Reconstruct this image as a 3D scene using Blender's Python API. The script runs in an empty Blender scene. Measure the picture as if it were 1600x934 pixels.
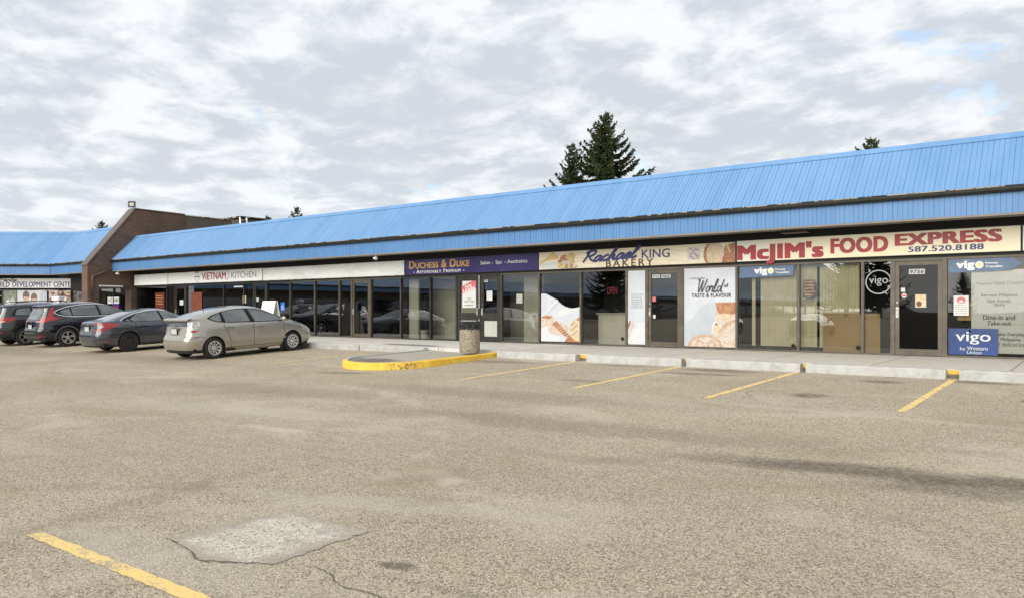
import bpy, math, random
import numpy as np
from mathutils import Vector
R = math.radians
PHI = R(37.266)            # the shop front runs along X; the camera looks this far left of +Y
CAM_H = 1.15               # above the sidewalk (z = 0)
YF = 21.4                  # plane of the shop windows
SC = bpy.context.scene
COL = SC.collection

# ------------------------------------------------------------------ materials
class NB:
    def __init__(s, name):
        s.m = bpy.data.materials.new(name); s.m.use_nodes = True
        s.nt = s.m.node_tree; s.b = s.nt.nodes['Principled BSDF']; s._co = None
    def node(s, t, **kw):
        n = s.nt.nodes.new(t)
        for k, v in kw.items(): setattr(n, k, v)
        return n
    def put(s, sock, v):
        if isinstance(v, bpy.types.NodeSocket): s.nt.links.new(v, sock)
        elif isinstance(v, (tuple, list)) and len(v) == 3 and sock.type == 'RGBA': sock.default_value = (*v, 1)
        else: sock.default_value = v
    def co(s):
        if s._co is None: s._co = s.node('ShaderNodeNewGeometry').outputs['Position']
        return s._co
    def local(s): s._co = s.node('ShaderNodeTexCoord').outputs['Object']; return s
    def scaled(s, v, sc):
        n = s.node('ShaderNodeMapping'); s.put(n.inputs['Vector'], v); n.inputs['Scale'].default_value = sc; return n.outputs[0]
    def noise(s, scale, detail=3, rough=.55, vec=None, dist=0):
        n = s.node('ShaderNodeTexNoise'); s.put(n.inputs['Vector'], vec if vec is not None else s.co())
        n.inputs['Scale'].default_value = scale; n.inputs['Detail'].default_value = detail
        n.inputs['Roughness'].default_value = rough; n.inputs['Distortion'].default_value = dist
        return n.outputs['Fac']
    def vor(s, scale, vec=None, out='Distance', feature='F1', rnd=1):
        n = s.node('ShaderNodeTexVoronoi', feature=feature); s.put(n.inputs['Vector'], vec if vec is not None else s.co())
        n.inputs['Scale'].default_value = scale; n.inputs['Randomness'].default_value = rnd; return n.outputs[out]
    def math(s, op, a, b=0., clamp=False):
        n = s.node('ShaderNodeMath', operation=op, use_clamp=clamp); s.put(n.inputs[0], a); s.put(n.inputs[1], b); return n.outputs[0]
    def ramp(s, f, lo, hi, a=0., b=1.):
        n = s.node('ShaderNodeMapRange', interpolation_type='SMOOTHSTEP'); s.put(n.inputs[0], f)
        n.inputs[1].default_value = lo; n.inputs[2].default_value = hi; n.inputs[3].default_value = a; n.inputs[4].default_value = b
        return n.outputs[0]
    def mix(s, f, a, b, mode='MIX'):
        n = s.node('ShaderNodeMix', data_type='RGBA', blend_type=mode); s.put(n.inputs['Factor'], f)
        s.put(n.inputs['A'], a); s.put(n.inputs['B'], b); return n.outputs['Result']
    def xyz(s, v=None):
        n = s.node('ShaderNodeSeparateXYZ'); s.put(n.inputs[0], v if v is not None else s.co()); return n.outputs
    def comb(s, x, y, z=0.):
        n = s.node('ShaderNodeCombineXYZ'); s.put(n.inputs[0], x); s.put(n.inputs[1], y); s.put(n.inputs[2], z); return n.outputs[0]
    def bump(s, h, strength=.3, dist=.01):
        n = s.node('ShaderNodeBump'); n.inputs['Strength'].default_value = strength; n.inputs['Distance'].default_value = dist
        s.put(n.inputs['Height'], h); s.put(s.b.inputs['Normal'], n.outputs[0])
    def fin(s, col, rough=.6, metal=0., coat=0., spec=.5):
        s.put(s.b.inputs['Base Color'], col); s.put(s.b.inputs['Roughness'], rough); s.put(s.b.inputs['Metallic'], metal)
        s.put(s.b.inputs['Coat Weight'], coat); s.b.inputs['Coat Roughness'].default_value = .04
        s.put(s.b.inputs['Specular IOR Level'], spec); return s.m

def simple(name, c, rough=.6, metal=0., var=.12, scale=3., coat=0., spec=.5, bump=0., fine=0.):
    n = NB(name); f = n.noise(scale, 4, .6)
    lo = tuple(max(0, x * (1 - var * 1.6)) for x in c); hi = tuple(min(1, x * (1 + var)) for x in c)
    col = n.mix(n.ramp(f, .3, .7), lo, hi)
    if fine: col = n.mix(n.ramp(n.noise(90, 2), .35, .65, 0, fine), col, tuple(x * .45 for x in c))
    if bump: n.bump(n.noise(60, 3), bump, .004)
    r = n.ramp(f, .2, .8, rough * .88, min(1, rough * 1.1))
    return n.fin(col, r, metal, coat, spec)

def two_tone(name, a, b, scale=6, lo=.42, hi=.58, rough=.5, third=None, stretch=(1, 1, 1)):
    n = NB(name); v = n.scaled(n.co(), stretch)
    col = n.mix(n.ramp(n.noise(scale, 5, .65, v, .6), lo, hi), a, b)
    if scale >= 5.5: col = n.mix(n.ramp(n.noise(scale * 6, 4, .7, v), .40, .66, 0, .35), col, tuple(x * .45 for x in a))
    if third: col = n.mix(n.ramp(n.noise(scale * 2.7, 4, .6, v), .55, .7), col, third)
    return n.fin(col, rough)

M = {}
def mats():
    # --- weathered blue steel
    n = NB('blue_steel_roof'); v = n.scaled(n.co(), (2.2, .5, .5))
    c = n.mix(n.ramp(n.noise(1.0, 5, .6, v), .3, .7), (.116, .246, .455), (.143, .285, .50))
    px = n.math('FLOOR', n.math('MULTIPLY', n.xyz()[0], 1.1))
    w = n.node('ShaderNodeTexWhiteNoise', noise_dimensions='1D'); n.put(w.inputs['W'], px)
    c = n.mix(n.ramp(w.outputs[0], 0, 1, 0, .16), c, (.18, .335, .56))
    c = n.mix(n.ramp(n.noise(7, 5, .7), .6, .8, 0, .25), c, (.22, .31, .46))
    M['roof'] = n.fin(c, n.ramp(n.noise(2), .3, .7, .38, .52), 0, 0, .4)
    n = NB('shaded_blue_steel_fascia'); v = n.scaled(n.co(), (3, .5, .35))
    c = n.mix(n.ramp(n.noise(1.2, 5, .65, v), .3, .7), (.08, .195, .40), (.10, .228, .445))  # roof paint darkened; weaker light on the upright face is put into it
    c = n.mix(n.ramp(n.noise(5, 5, .7, n.scaled(n.co(), (2.5, 1, .3))), .58, .8, 0, .4), c, (.07, .15, .33))
    M['fascia'] = n.fin(c, .42, 0, 0, .4)
    M['gutter'] = simple('dark_bronze_gutter', (.014, .0135, .010), .5, 0, .25, 5)
    M['drip'] = two_tone('weathered_gapped_drip_edge', (.38, .35, .28), (.02, .02, .017), 3, .47, .54, .6, None, (1, .3, .3))  # dark blotches paint in the shaded gaps under the roof sheet ends
    M['soffit'] = simple('soffit_taupe', (.20, .185, .16), .7, 0, .1, 2)
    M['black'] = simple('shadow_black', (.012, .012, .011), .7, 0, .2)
    M['frame'] = simple('bronze_anodised', (.10, .085, .062), .42, .25, .15, 4)
    M['frame_dark'] = simple('dark_bronze_anodised', (.032, .03, .026), .42, .25, .15, 4)
    M['alu'] = simple('bare_aluminium', (.55, .55, .53), .35, .8, .1, 6)
    M['white'] = simple('white_paint', (.78, .78, .76), .5, 0, .06, 3)
    M['white_sheet'] = two_tone('white_sign_sheet', (.82, .83, .82), (.87, .88, .87), 1.2, .3, .7, .45)
    M['cover'] = two_tone('sagging_white_cover', (.68, .70, .68), (.82, .84, .82), 1.6, .3, .62, .5, stretch=(.5, 1, 1.6))
    M['paper'] = simple('white_paper', (.56, .56, .545), .7, 0, .05)
    M['red'] = simple('sign_red', (.36, .014, .022), .4, 0, .15, 2)
    M['band_red'] = simple('faded_red', (.55, .12, .13), .5, 0, .08, 4)
    M['navy'] = simple('sign_navy', (.03, .035, .16), .4, 0, .1)
    M['ink'] = simple('black_ink', (.02, .02, .025), .5, 0, .1)
    M['grey_ink'] = simple('grey_ink', (.22, .22, .23), .6, 0, .1)
    M['brown_ink'] = simple('brown_ink', (.12, .07, .04), .6, 0, .1)
    M['gold'] = two_tone('gold_letter', (.75, .48, .10), (.55, .28, .05), 8, .4, .6, .35)
    n = NB('indigo_sign'); z = n.xyz()[0]
    c = n.mix(n.ramp(n.noise(.7, 3), .35, .65), (.02, .012, .10), (.036, .022, .13)); M['indigo'] = n.fin(c, .3, 0, .2)
    n = NB('pale_wood_print'); v = n.scaled(n.co(), (.9, 1, 14))
    c = n.mix(n.ramp(n.noise(1.4, 5, .6, v, .4), .35, .68), (.66, .58, .42), (.80, .74, .58)); M['wood_print'] = n.fin(c, .35, 0, .2)
    n = NB('cream_sign'); x = n.xyz()[0]
    c = n.mix(n.ramp(n.math('ADD', x, n.noise(.8)), -8.3, -5.0), (.74, .74, .68), (.79, .73, .50)); M['cream'] = n.fin(c, .35, 0, .2)
    M['wheat'] = two_tone('wheat_print', (.55, .36, .12), (.75, .62, .32), 16, .4, .6, .4, (.35, .16, .05), (1, 1, 1.8))
    M['crust'] = two_tone('crust_print', (.34, .13, .06), (.46, .24, .12), 9, .4, .62, .4, (.20, .06, .03))
    M['crumb'] = two_tone('bread_print', (.55, .43, .27), (.64, .55, .40), 14, .4, .6, .4, (.4, .28, .15))
    M['swirl'] = two_tone('toasted_bread_print', (.44, .30, .19), (.54, .40, .28), 10, .4, .6, .4, (.30, .17, .09))
    M['flour'] = two_tone('floury_loaf_print', (.50, .38, .28), (.60, .55, .50), 13, .4, .55, .4, (.36, .22, .13))
    M['cloth'] = two_tone('linen_print', (.56, .57, .58), (.46, .43, .39), 5, .5, .75, .4)
    M['poster_white'] = simple('poster_white', (.50, .53, .57), .35, 0, .04, 2, .2)
    M['poster_grey'] = two_tone('poster_grey', (.38, .41, .45), (.44, .47, .50), 2.5, .3, .7, .35)
    M['vigo_grey'] = simple('banner_slate_blue', (.085, .14, .235), .4, 0, .12, 2)
    M['vigo_blue'] = simple('banner_blue', (.007, .035, .16), .35, 0, .15, 2)
    M['decal'] = simple('pale_decal', (.36, .38, .37), .6, 0, .05)
    M['yellow_dot'] = simple('yellow_dot', (.78, .68, .22), .5, 0, .05)
    M['film'] = two_tone('pale_window_film', (.36, .37, .325), (.42, .425, .37), 1.5, .3, .7, .5)
    M['plaque'] = two_tone('plaque_print', (.05, .04, .05), (.16, .12, .10), 14, .45, .6, .35)
    M['cardboard'] = simple('cardboard', (.26, .165, .055), .75, 0, .08, 1.5)
    M['blind'] = simple('tan_blind', (.45, .41, .25), .7, 0, .06, 3)
    M['orange_poster'] = two_tone('orange_menu_print', (.20, .05, .02), (.13, .03, .02), 5, .4, .65, .4, (.25, .13, .06))
    M['red_poster'] = two_tone('red_menu_print', (.12, .015, .012), (.08, .01, .01), 6, .4, .65, .4, (.16, .08, .04))
    M['skin'] = two_tone('skin_print', (.52, .33, .22), (.60, .42, .30), 6)
    M['hair'] = two_tone('hair_print', (.10, .06, .045), (.20, .13, .09), 18)
    M['kids'] = two_tone('crowd_photo_print', (.48, .30, .24), (.55, .55, .50), 4.2, .42, .58, .4, (.17, .08, .07))
    M['kids_shirt'] = two_tone('shirt_print', (.60, .45, .28), (.42, .32, .25), 9)
    M['burgundy'] = simple('burgundy_print', (.22, .04, .08), .5)
    M['green_print'] = two_tone('green_print', (.12, .16, .13), (.25, .24, .2), 6)
    # interior
    M['in_floor'] = simple('shop_floor', (.16, .155, .14), .5, 0, .15, 1.5)
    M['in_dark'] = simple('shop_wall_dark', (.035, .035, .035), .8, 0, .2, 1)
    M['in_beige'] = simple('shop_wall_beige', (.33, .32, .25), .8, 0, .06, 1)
    M['in_ceil'] = simple('shop_ceiling', (.25, .25, .24), .9, 0, .08, 1)
    M['counter'] = simple('counter_laminate', (.42, .41, .32), .5, 0, .06, 2)
    M['leaf'] = two_tone('plant_leaf', (.025, .06, .02), (.05, .10, .035), 8)
    M['bark'] = two_tone('bark', (.07, .05, .035), (.14, .10, .07), 8, .4, .6, .9)
    n = NB('spruce_needles'); c = n.mix(n.ramp(n.noise(1.3, 3), .35, .65), (.035, .055, .024), (.085, .11, .045))
    c = n.mix(n.ramp(n.noise(14, 2), .5, .75), c, (.12, .125, .05)); M['needles'] = n.fin(c, .7, 0, 0, .2)
    # brick
    n = NB('brown_brick'); s = n.xyz(); v = n.comb(n.math('ADD', s[0], s[1]), s[2])
    b = n.node('ShaderNodeTexBrick'); n.put(b.inputs['Vector'], v); b.offset = .5
    for k, val in (('Scale', 1.), ('Mortar Size', .006), ('Mortar Smooth', .1), ('Bias', -.1), ('Brick Width', .21), ('Row Height', .072)): b.inputs[k].default_value = val
    b.inputs['Color1'].default_value = (.085, .05, .036, 1); b.inputs['Color2'].default_value = (.155, .088, .06, 1); b.inputs['Mortar'].default_value = (.13, .115, .10, 1)
    c = n.mix(n.ramp(n.noise(1.4, 4), .35, .7, 0, .6), b.outputs['Color'], (.07, .05, .042))
    c = n.mix(n.ramp(n.noise(.5, 3), .45, .65, 0, .35), c, (.20, .10, .06))
    n.bump(n.math('SUBTRACT', 1., b.outputs['Fac']), .5, .008); M['brick'] = n.fin(c, .85)
    M['coping'] = simple('brown_metal_coping', (.13, .105, .085), .5, .2, .1, 2)
    M['parapet'] = simple('brown_metal_cladding', (.10, .082, .06), .6, .1, .12, 2)
    M['pipe'] = simple('brown_downpipe', (.13, .085, .07), .5, .1, .1)
    # concrete
    n = NB('broom_concrete'); f = n.noise(2.2, 6, .65)
    c = n.mix(n.ramp(f, .3, .7), (.52, .49, .43), (.66, .635, .58))
    c = n.mix(n.ramp(n.noise(140, 2), .5, .68, 0, .45), c, (.36, .335, .28))
    xs = n.xyz(); lx = n.ramp(xs[0], -13.6, -13.3, 0, 1)
    c = n.mix(n.math('MULTIPLY', lx, .75), c, n.mix(n.ramp(n.noise(120, 3, .7), .36, .64), (.34, .315, .26), (.60, .56, .475)))
    j = n.math('ABSOLUTE', n.math('SUBTRACT', n.math('FRACT', n.math('MULTIPLY', xs[0], .41)), .5))
    c = n.mix(n.ramp(j, .004, .009, .75, 0), c, (.12, .11, .09))
    c = n.mix(n.math('MULTIPLY', blob(n, -17.9, 18.0, 1.45, .42, -.12, .12), .85), c, (.15, .145, .13))
    c = n.mix(n.ramp(n.noise(.9, 5, .7), .55, .75, 0, .5), c, (.25, .235, .2))
    n.bump(n.noise(130, 3), .35, .004); M['walk'] = n.fin(c, .85)
    n = NB('worn_white_concrete'); f = n.noise(4, 6, .7)
    c = n.mix(n.ramp(f, .3, .6), (.33, .325, .30), (.44, .44, .42))
    c = n.mix(n.ramp(n.noise(9, 6, .75, n.scaled(n.co(), (1, 1, 2.5))), .60, .72, 0, .7), c, (.24, .23, .2))
    c = n.mix(n.ramp(n.noise(150, 2), .55, .7, 0, .6), c, (.30, .29, .26))
    n.bump(n.noise(50, 4, .7), .6, .008); M['stop'] = n.fin(c, .85)
    n = NB('worn_yellow_kerb'); f = n.noise(5, 6, .7)
    c = n.mix(n.ramp(f, .3, .65), (.70, .41, .035), (.80, .53, .07))
    c = n.mix(n.ramp(n.noise(7, 6, .75), .62, .68), c, (.30, .24, .13))
    c = n.mix(n.math('MULTIPLY', blob(n, -13.6, 13.5, .4, .3, .8, .6), n.ramp(n.noise(16, 5, .7), .42, .6)), c, (.16, .12, .06))
    n.bump(n.noise(40, 4, .7), .5, .008); M['ykerb'] = n.fin(c, .75)
    n = NB('yellow_topped_kerb'); M['ygap'] = n.fin(n.mix(n.ramp(n.math('ADD', n.xyz()[2], n.math('MULTIPLY', n.noise(25, 4), .06)), -.075, -.06), (.15, .12, .08), n.mix(n.ramp(n.noise(14, 5, .7), .4, .65), (.72, .45, .05), (.55, .36, .08))), .8)
    n = NB('exposed_aggregate'); d = n.vor(50, out='Color'); w = n.node('ShaderNodeSeparateColor'); n.put(w.inputs[0], d)
    c = n.mix(n.ramp(w.outputs[0], .1, .9), (.20, .17, .12), (.42, .37, .28)); c = n.mix(n.ramp(w.outputs[1], .8, .86), c, (.11, .085, .06))
    c = n.mix(n.ramp(n.vor(42), .012, .02, 0, 0), c, (.3, .27, .22)); n.bump(n.vor(42), .6, .01); M['aggregate'] = n.fin(c, .8)
    n = NB('black_bin_liner'); n.bump(n.noise(9, 4, .6, None, 1.6), 1., .09); M['liner'] = n.fin((.010, .010, .011), .2)
    M['gloss_black'] = simple('gloss_black_trim', (.006, .006, .006), .25, 0, .1, 3, 0, .25)
    M['rubber'] = simple('tyre_rubber', (.018, .018, .018), .85, 0, .25, 12)
    M['alloy'] = simple('alloy_silver', (.68, .68, .69), .28, .85, .08, 5)
    M['steel_black'] = simple('black_steel_wheel', (.04, .04, .042), .5, .3, .2)
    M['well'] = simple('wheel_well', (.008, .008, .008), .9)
    M['plastic'] = simple('black_plastic', (.02, .02, .021), .55, 0, .15, 8)
    M['grey_plastic'] = simple('grey_plastic', (.075, .075, .075), .6, 0, .1, 8)
    M['chrome'] = simple('chrome', (.75, .75, .75), .12, 1., .04)
    n = NB('tinted_car_glass'); c = n.mix(n.ramp(n.noise(1.6, 3), .35, .65), (.03, .037, .037), (.085, .10, .096)); M['cglass'] = n.fin(c, .03, 0, 1., .6); n.b.inputs['Coat IOR'].default_value = 1.8  # opaque; the paler mottling stands in for reflections and see-through
    n = NB('dark_privacy_glass'); M['pglass'] = n.fin((.012, .013, .014), .04, 0, 1., .6); n.b.inputs['Coat IOR'].default_value = 1.8
    n = NB('red_lamp_lens'); c = n.mix(n.ramp(n.noise(16, 2), .35, .65), (.20, .006, .008), (.40, .02, .022)); M['red_lens'] = n.fin(c, .15, 0, .5)
    n = NB('clear_lamp_lens'); c = n.mix(n.ramp(n.noise(14, 2, .5, n.scaled(n.co(), (1, 1, 2))), .4, .6), (.24, .225, .23), (.50, .48, .48)); M['clear_lens'] = n.fin(c, .25, 0, .2)
    def paint(name, c, metal=.35, rough=.32, dirt=.25):
        n = NB(name).local(); z = n.xyz()[2]
        d = n.math('MULTIPLY', n.ramp(z, .15, .6, dirt, dirt * .06), n.ramp(n.noise(5, 5, .65), .3, .8))
        col = n.mix(d, c, (.27, .245, .21)); fl = n.noise(700, 1)
        col = n.mix(n.ramp(fl, .4, .6, 0, .12), col, tuple(min(1, x * 1.5 + .01) for x in c))
        return n.fin(col, n.ramp(d, 0, .4, rough * .8, .5), metal, n.ramp(d, 0, .4, 1., .4))
    M['p_beige'] = paint('champagne_paint', (.35, .33, .28), .5, .28, .1)
    M['p_grey'] = paint('graphite_paint', (.062, .066, .08), .5, .28, .1)
    M['p_black'] = paint('blue_black_paint', (.006, .007, .011), .2, .22, .03)
    M['p_char'] = paint('charcoal_paint', (.025, .0265, .029), .4, .28, .07)
    M['p_silver'] = paint('silver_paint', (.38, .39, .40), .5, .32, .15)
    M['plate'] = two_tone('number_plate', (.55, .55, .54), (.30, .30, .36), 26, .52, .6, .5)
    # shop glass: a thin pane that reflects by angle and lets a dimmed view through
    def glass(name, tint, refl=1.7, base=.0):
        m = bpy.data.materials.new(name); m.use_nodes = True; nt = m.node_tree; nt.nodes.clear()
        o = nt.nodes.new('ShaderNodeOutputMaterial'); mx = nt.nodes.new('ShaderNodeMixShader'); fr = nt.nodes.new('ShaderNodeFresnel'); fr.inputs[0].default_value = 1.5
        ma = nt.nodes.new('ShaderNodeMath'); ma.operation = 'MULTIPLY_ADD'; ma.use_clamp = True; ma.inputs[1].default_value = refl; ma.inputs[2].default_value = base
        tr = nt.nodes.new('ShaderNodeBsdfTransparent'); tr.inputs[0].default_value = (*tint, 1)
        gl = nt.nodes.new('ShaderNodeBsdfGlossy'); gl.inputs['Roughness'].default_value = .012; gl.inputs[0].default_value = (.93, .95, .96, 1)
        nz = nt.nodes.new('ShaderNodeTexNoise'); nz.inputs['Scale'].default_value = .55; nz.inputs['Detail'].default_value = 1
        tc = nt.nodes.new('ShaderNodeTexCoord'); bp = nt.nodes.new('ShaderNodeBump'); bp.inputs['Strength'].default_value = .12; bp.inputs['Distance'].default_value = .02
        L = nt.links.new
        L(tc.outputs['Object'], nz.inputs['Vector']); L(nz.outputs['Fac'], bp.inputs['Height']); L(bp.outputs[0], gl.inputs['Normal'])
        L(fr.outputs[0], ma.inputs[0]); L(ma.outputs[0], mx.inputs[0]); L(tr.outputs[0], mx.inputs[1]); L(gl.outputs[0], mx.inputs[2]); L(mx.outputs[0], o.inputs[0])
        return m
    M['glass'] = glass('shop_glass', (.93, .94, .92), 2.1, .03)
    M['glass_clear'] = glass('clear_shop_glass', (.93, .94, .92), .9)
    M['glass_door'] = glass('dim_door_glass', (.28, .28, .28), .4)
    M['glass_dark'] = glass('dark_shop_glass', (.26, .27, .28), 2.6, .04)
    M['asphalt'] = asphalt()
    n = NB('worn_line_paint'); w = n.math('ADD', n.math('MULTIPLY', n.noise(45, 5, .75), .6), n.math('MULTIPLY', n.noise(6, 3), .4))
    c = n.mix(n.ramp(n.noise(150, 2), .4, .7, 0, .5), (.80, .57, .20), (.68, .48, .20))
    c = n.mix(n.ramp(w, .50, .58), c, (.38, .33, .24)); c = n.mix(n.ramp(n.vor(75), .25, .1, 0, .0), c, (.3, .25, .2)); c = n.mix(n.ramp(n.noise(85, 4, .8), .58, .66, 0, .7), c, (.30, .25, .18)); n.bump(n.noise(160, 2), .5, .006); M['line'] = n.fin(c, .8)
    n = NB('pale_patch'); c = n.mix(n.ramp(n.noise(140, 3, .7), .35, .65), (.42, .38, .305), (.62, .57, .475)); v = n.vor(75, out='Color'); sc = n.node('ShaderNodeSeparateColor'); n.put(sc.inputs[0], v)
    c = n.mix(n.ramp(sc.outputs[0], .62, .72, 0, .8), c, (.70, .65, .55)); c = n.mix(n.ramp(sc.outputs[1], .80, .86, 0, .8), c, (.17, .15, .12)); c = n.mix(n.ramp(n.noise(5, 5, .7), .5, .68, 0, .75), c, (.34, .30, .245))
    c = n.mix(n.ramp(n.noise(60, 3, .7), .6, .7, 0, .8), c, (.2, .185, .16)); xy = n.xyz(); dd = n.math('MAXIMUM', n.math('ABSOLUTE', n.math('MULTIPLY', n.math('ADD', xy[0], 4.95), 1.85)), n.math('ABSOLUTE', n.math('MULTIPLY', n.math('SUBTRACT', xy[1], 3.46), 1.66)))
    dd = n.math('ADD', dd, n.math('MULTIPLY', n.math('SUBTRACT', n.noise(7, 6, .75), .5), .9)); c = n.mix(n.ramp(dd, .60, .98, 0, .95), c, n.mix(n.ramp(n.noise(95, 3, .7), .35, .65), (.25, .215, .165), (.44, .39, .31)))
    n.bump(n.noise(110, 3), .8, .012); M['patch'] = n.fin(c, .9)
    n = NB('crack_fill'); M['crack'] = n.fin(n.mix(n.noise(60), (.055, .048, .04), (.13, .115, .095)), .9)
    n = NB('island_fill'); c = n.mix(n.ramp(n.noise(110, 3, .7), .35, .65), (.26, .24, .195), (.46, .425, .35))
    c = n.mix(n.math('MULTIPLY', blob(n, -15.2, 13.9, .7, .5, .1, .5), .75), c, (.075, .07, .06)); n.bump(n.noise(110, 3), .6, .01); M['island'] = n.fin(c, .9)

def blob(n, cx, cy, rx, ry, rot=0., soft=.35, wob=.5, ns=1.6):
    """0..1 mask of a stain with a wobbly outline lying at (cx, cy)."""
    s = n.xyz(); x = n.math('SUBTRACT', s[0], cx); y = n.math('SUBTRACT', s[1], cy); c, q = math.cos(rot), math.sin(rot)
    u = n.math('MULTIPLY', n.math('ADD', n.math('MULTIPLY', x, c), n.math('MULTIPLY', y, q)), 1 / rx)
    v = n.math('MULTIPLY', n.math('SUBTRACT', n.math('MULTIPLY', y, c), n.math('MULTIPLY', x, q)), 1 / ry)
    d = n.math('SQRT', n.math('ADD', n.math('MULTIPLY', u, u), n.math('MULTIPLY', v, v)))
    d = n.math('ADD', d, n.math('MULTIPLY', n.math('SUBTRACT', n.noise(ns, 4), .5), wob * 2)); d = n.math('ADD', d, n.math('MULTIPLY', n.math('SUBTRACT', n.noise(ns * 9, 5, .75), .5), wob * 1.5))
    return n.ramp(d, 1 - soft, 1 + soft, 1, 0)

def arc(n, cx, cy, r, w, ns=.9, lo=.48, hi=.62):
    """Mask of a broken tyre mark curving round (cx, cy)."""
    s = n.xyz(); x = n.math('SUBTRACT', s[0], cx); y = n.math('SUBTRACT', s[1], cy); d = n.math('SQRT', n.math('ADD', n.math('MULTIPLY', x, x), n.math('MULTIPLY', y, y)))
    d = n.math('ADD', n.math('ABSOLUTE', n.math('SUBTRACT', d, r)), n.math('MULTIPLY', n.math('SUBTRACT', n.noise(5, 4, .7), .5), w * 1.4))
    return n.math('MULTIPLY', n.ramp(d, w * .25, w, 1, 0), n.ramp(n.noise(ns, 4, .65), lo, hi))

def asphalt():
    n = NB('weathered_asphalt')
    big = n.noise(.22, 5, .6); mid = n.noise(1.1, 5, .65)
    c = n.mix(n.ramp(big, .35, .66), (.425, .368, .28), (.50, .44, .34))
    c = n.mix(n.ramp(mid, .35, .7, 0, .4), c, (.345, .29, .22))
    # long tyre-worn streaks along the aisle
    st = n.noise(1.0, 5, .6, n.scaled(n.co(), (.12, .9, 1)))
    c = n.mix(n.ramp(st, .52, .74, 0, .3), c, (.25, .215, .175)); c = n.mix(n.ramp(st, .46, .3, 0, .25), c, (.46, .42, .36))
    # stones and pits
    v = n.vor(84, out='Color'); w = n.node('ShaderNodeSeparateColor'); n.put(w.inputs[0], v)
    v2 = n.vor(27, out='Color'); w2 = n.node('ShaderNodeSeparateColor'); n.put(w2.inputs[0], v2); near = n.ramp(n.vor(27), .35, .2)
    c = n.mix(n.ramp(w.outputs[0], .62, .70, 0, .8), c, (.64, .59, .50)); c = n.mix(n.ramp(w.outputs[1], .74, .8, 0, .8), c, (.13, .108, .085))
    c = n.mix(n.math('MULTIPLY', n.ramp(w2.outputs[0], .84, .88, 0, .45), near), c, (.68, .63, .54)); c = n.mix(n.math('MULTIPLY', n.ramp(w2.outputs[1], .88, .92, 0, .6), near), c, (.11, .09, .07))
    c = n.mix(n.ramp(n.noise(120, 3, .7), .42, .62, 0, .45), c, (.17, .15, .122))
    c = n.mix(n.ramp(n.noise(38, 4, .75), .6, .72, 0, .3), c, (.15, .13, .105))
    grit = n.ramp(n.noise(11, 5, .75), .34, .58, .55, 1)
    for cx, cy, rx, ry, rot, amt in ((-1.9, 8.6, 1.7, .30, .18, .8), (-.6, 8.4, 1.1, .36, .3, .6), (-6.5, 9.2, 3.4, .5, .1, .32), (-9.5, 11.2, 3.2, .5, .05, .3),
                                (-13.2, 9.6, 3.5, .6, .1, .25), (-3.7, 3.6, .13, .07, .3, .85), (-2.05, 3.6, 1.6, .05, .12, .3), (-1.5, 2.9, 1.2, .06, .5, .25),
                                (-14.6, 12.35, .8, .18, .25, .55), (-12.6, 15.9, 1.2, .25, .1, .5), (-6.6, 16.35, .9, .22, 0, .7), (-9.2, 16.4, .8, .15, 0, .6), (-6.9, 15.6, .8, .18, .1, .7),
                                (-3.2, 15.9, .35, .2, 0, .7), (-3.9, 13.6, .28, .22, 0, .75), (-1.6, 16.5, .6, .18, 0, .7), (-8.5, 13.6, .5, .2, 0, .4), (-24, 12.2, 4, .8, 0, .3), (-33, 11.6, 5, .9, 0, .35)):
        c = n.mix(n.math('MULTIPLY', n.math('MULTIPLY', blob(n, cx, cy, rx, ry, rot, .5), grit), amt), c, (.095, .078, .062))
    for cx, cy, rx, ry, rot, amt in ((-4.95, 4.7, 1.5, .22, .35, .4), (-5.3, 2.75, 1.3, .3, 0, .35), (-1.5, 12.0, 5, .12, -.06, .35), (-12, 7.5, 2.5, .5, .2, .3)):
        c = n.mix(n.math('MULTIPLY', blob(n, cx, cy, rx, ry, rot, .5), amt), c, (.50, .47, .41))
    for cx, cy, r, w, amt, col in ((-9.0, -1.5, 8.2, .22, .5, (.60, .56, .48)), (-9.0, -1.5, 6.9, .25, .35, (.24, .20, .16)), (-2.0, -4.0, 9.4, .3, .35, (.23, .19, .15)), (-2.0, -4.0, 10.9, .28, .3, (.25, .21, .165)), (-14, 2, 7.4, .3, .4, (.25, .205, .16)), (-14, 2, 8.9, .26, .3, (.58, .53, .45)), (-20, 18, 9.5, .35, .35, (.25, .21, .165)), (3, 2, 9.2, .3, .35, (.24, .2, .155)), (-6, 20, 12.6, .25, .3, (.26, .215, .17))):
        c = n.mix(n.math('MULTIPLY', arc(n, cx, cy, r, w), amt), c, col)
    tone = n.noise(.55, 4, .6, n.scaled(n.co(), (.6, 1, 1)), .6)
    c = n.mix(n.ramp(tone, .52, .70, 0, .38), c, (.30, .235, .17)); c = n.mix(n.ramp(tone, .46, .30, 0, .35), c, (.56, .52, .44))
    # fine wandering cracks
    wob = n.node('ShaderNodeVectorMath', operation='ADD'); n.put(wob.inputs[0], n.co())
    nz = n.node('ShaderNodeTexNoise'); nz.inputs['Scale'].default_value = .9; nz.inputs['Detail'].default_value = 5; n.put(nz.inputs['Vector'], n.co()); n.put(wob.inputs[1], nz.outputs['Color'])
    e = n.vor(.16, wob.outputs[0], 'Distance', 'DISTANCE_TO_EDGE')
    c = n.mix(n.math('MULTIPLY', n.ramp(e, .0010, .0030, .85, 0), n.ramp(n.noise(.5, 2), .56, .66)), c, (.10, .085, .07))
    h = n.math('ADD', n.noise(95, 4, .7), n.math('MULTIPLY', n.vor(75), .8))
    n.bump(h, .75, .012)
    c = n.mix(1., c, (1.02, .985, .915), 'MULTIPLY')
    return n.fin(c, .92, 0, 0, .25)

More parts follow.
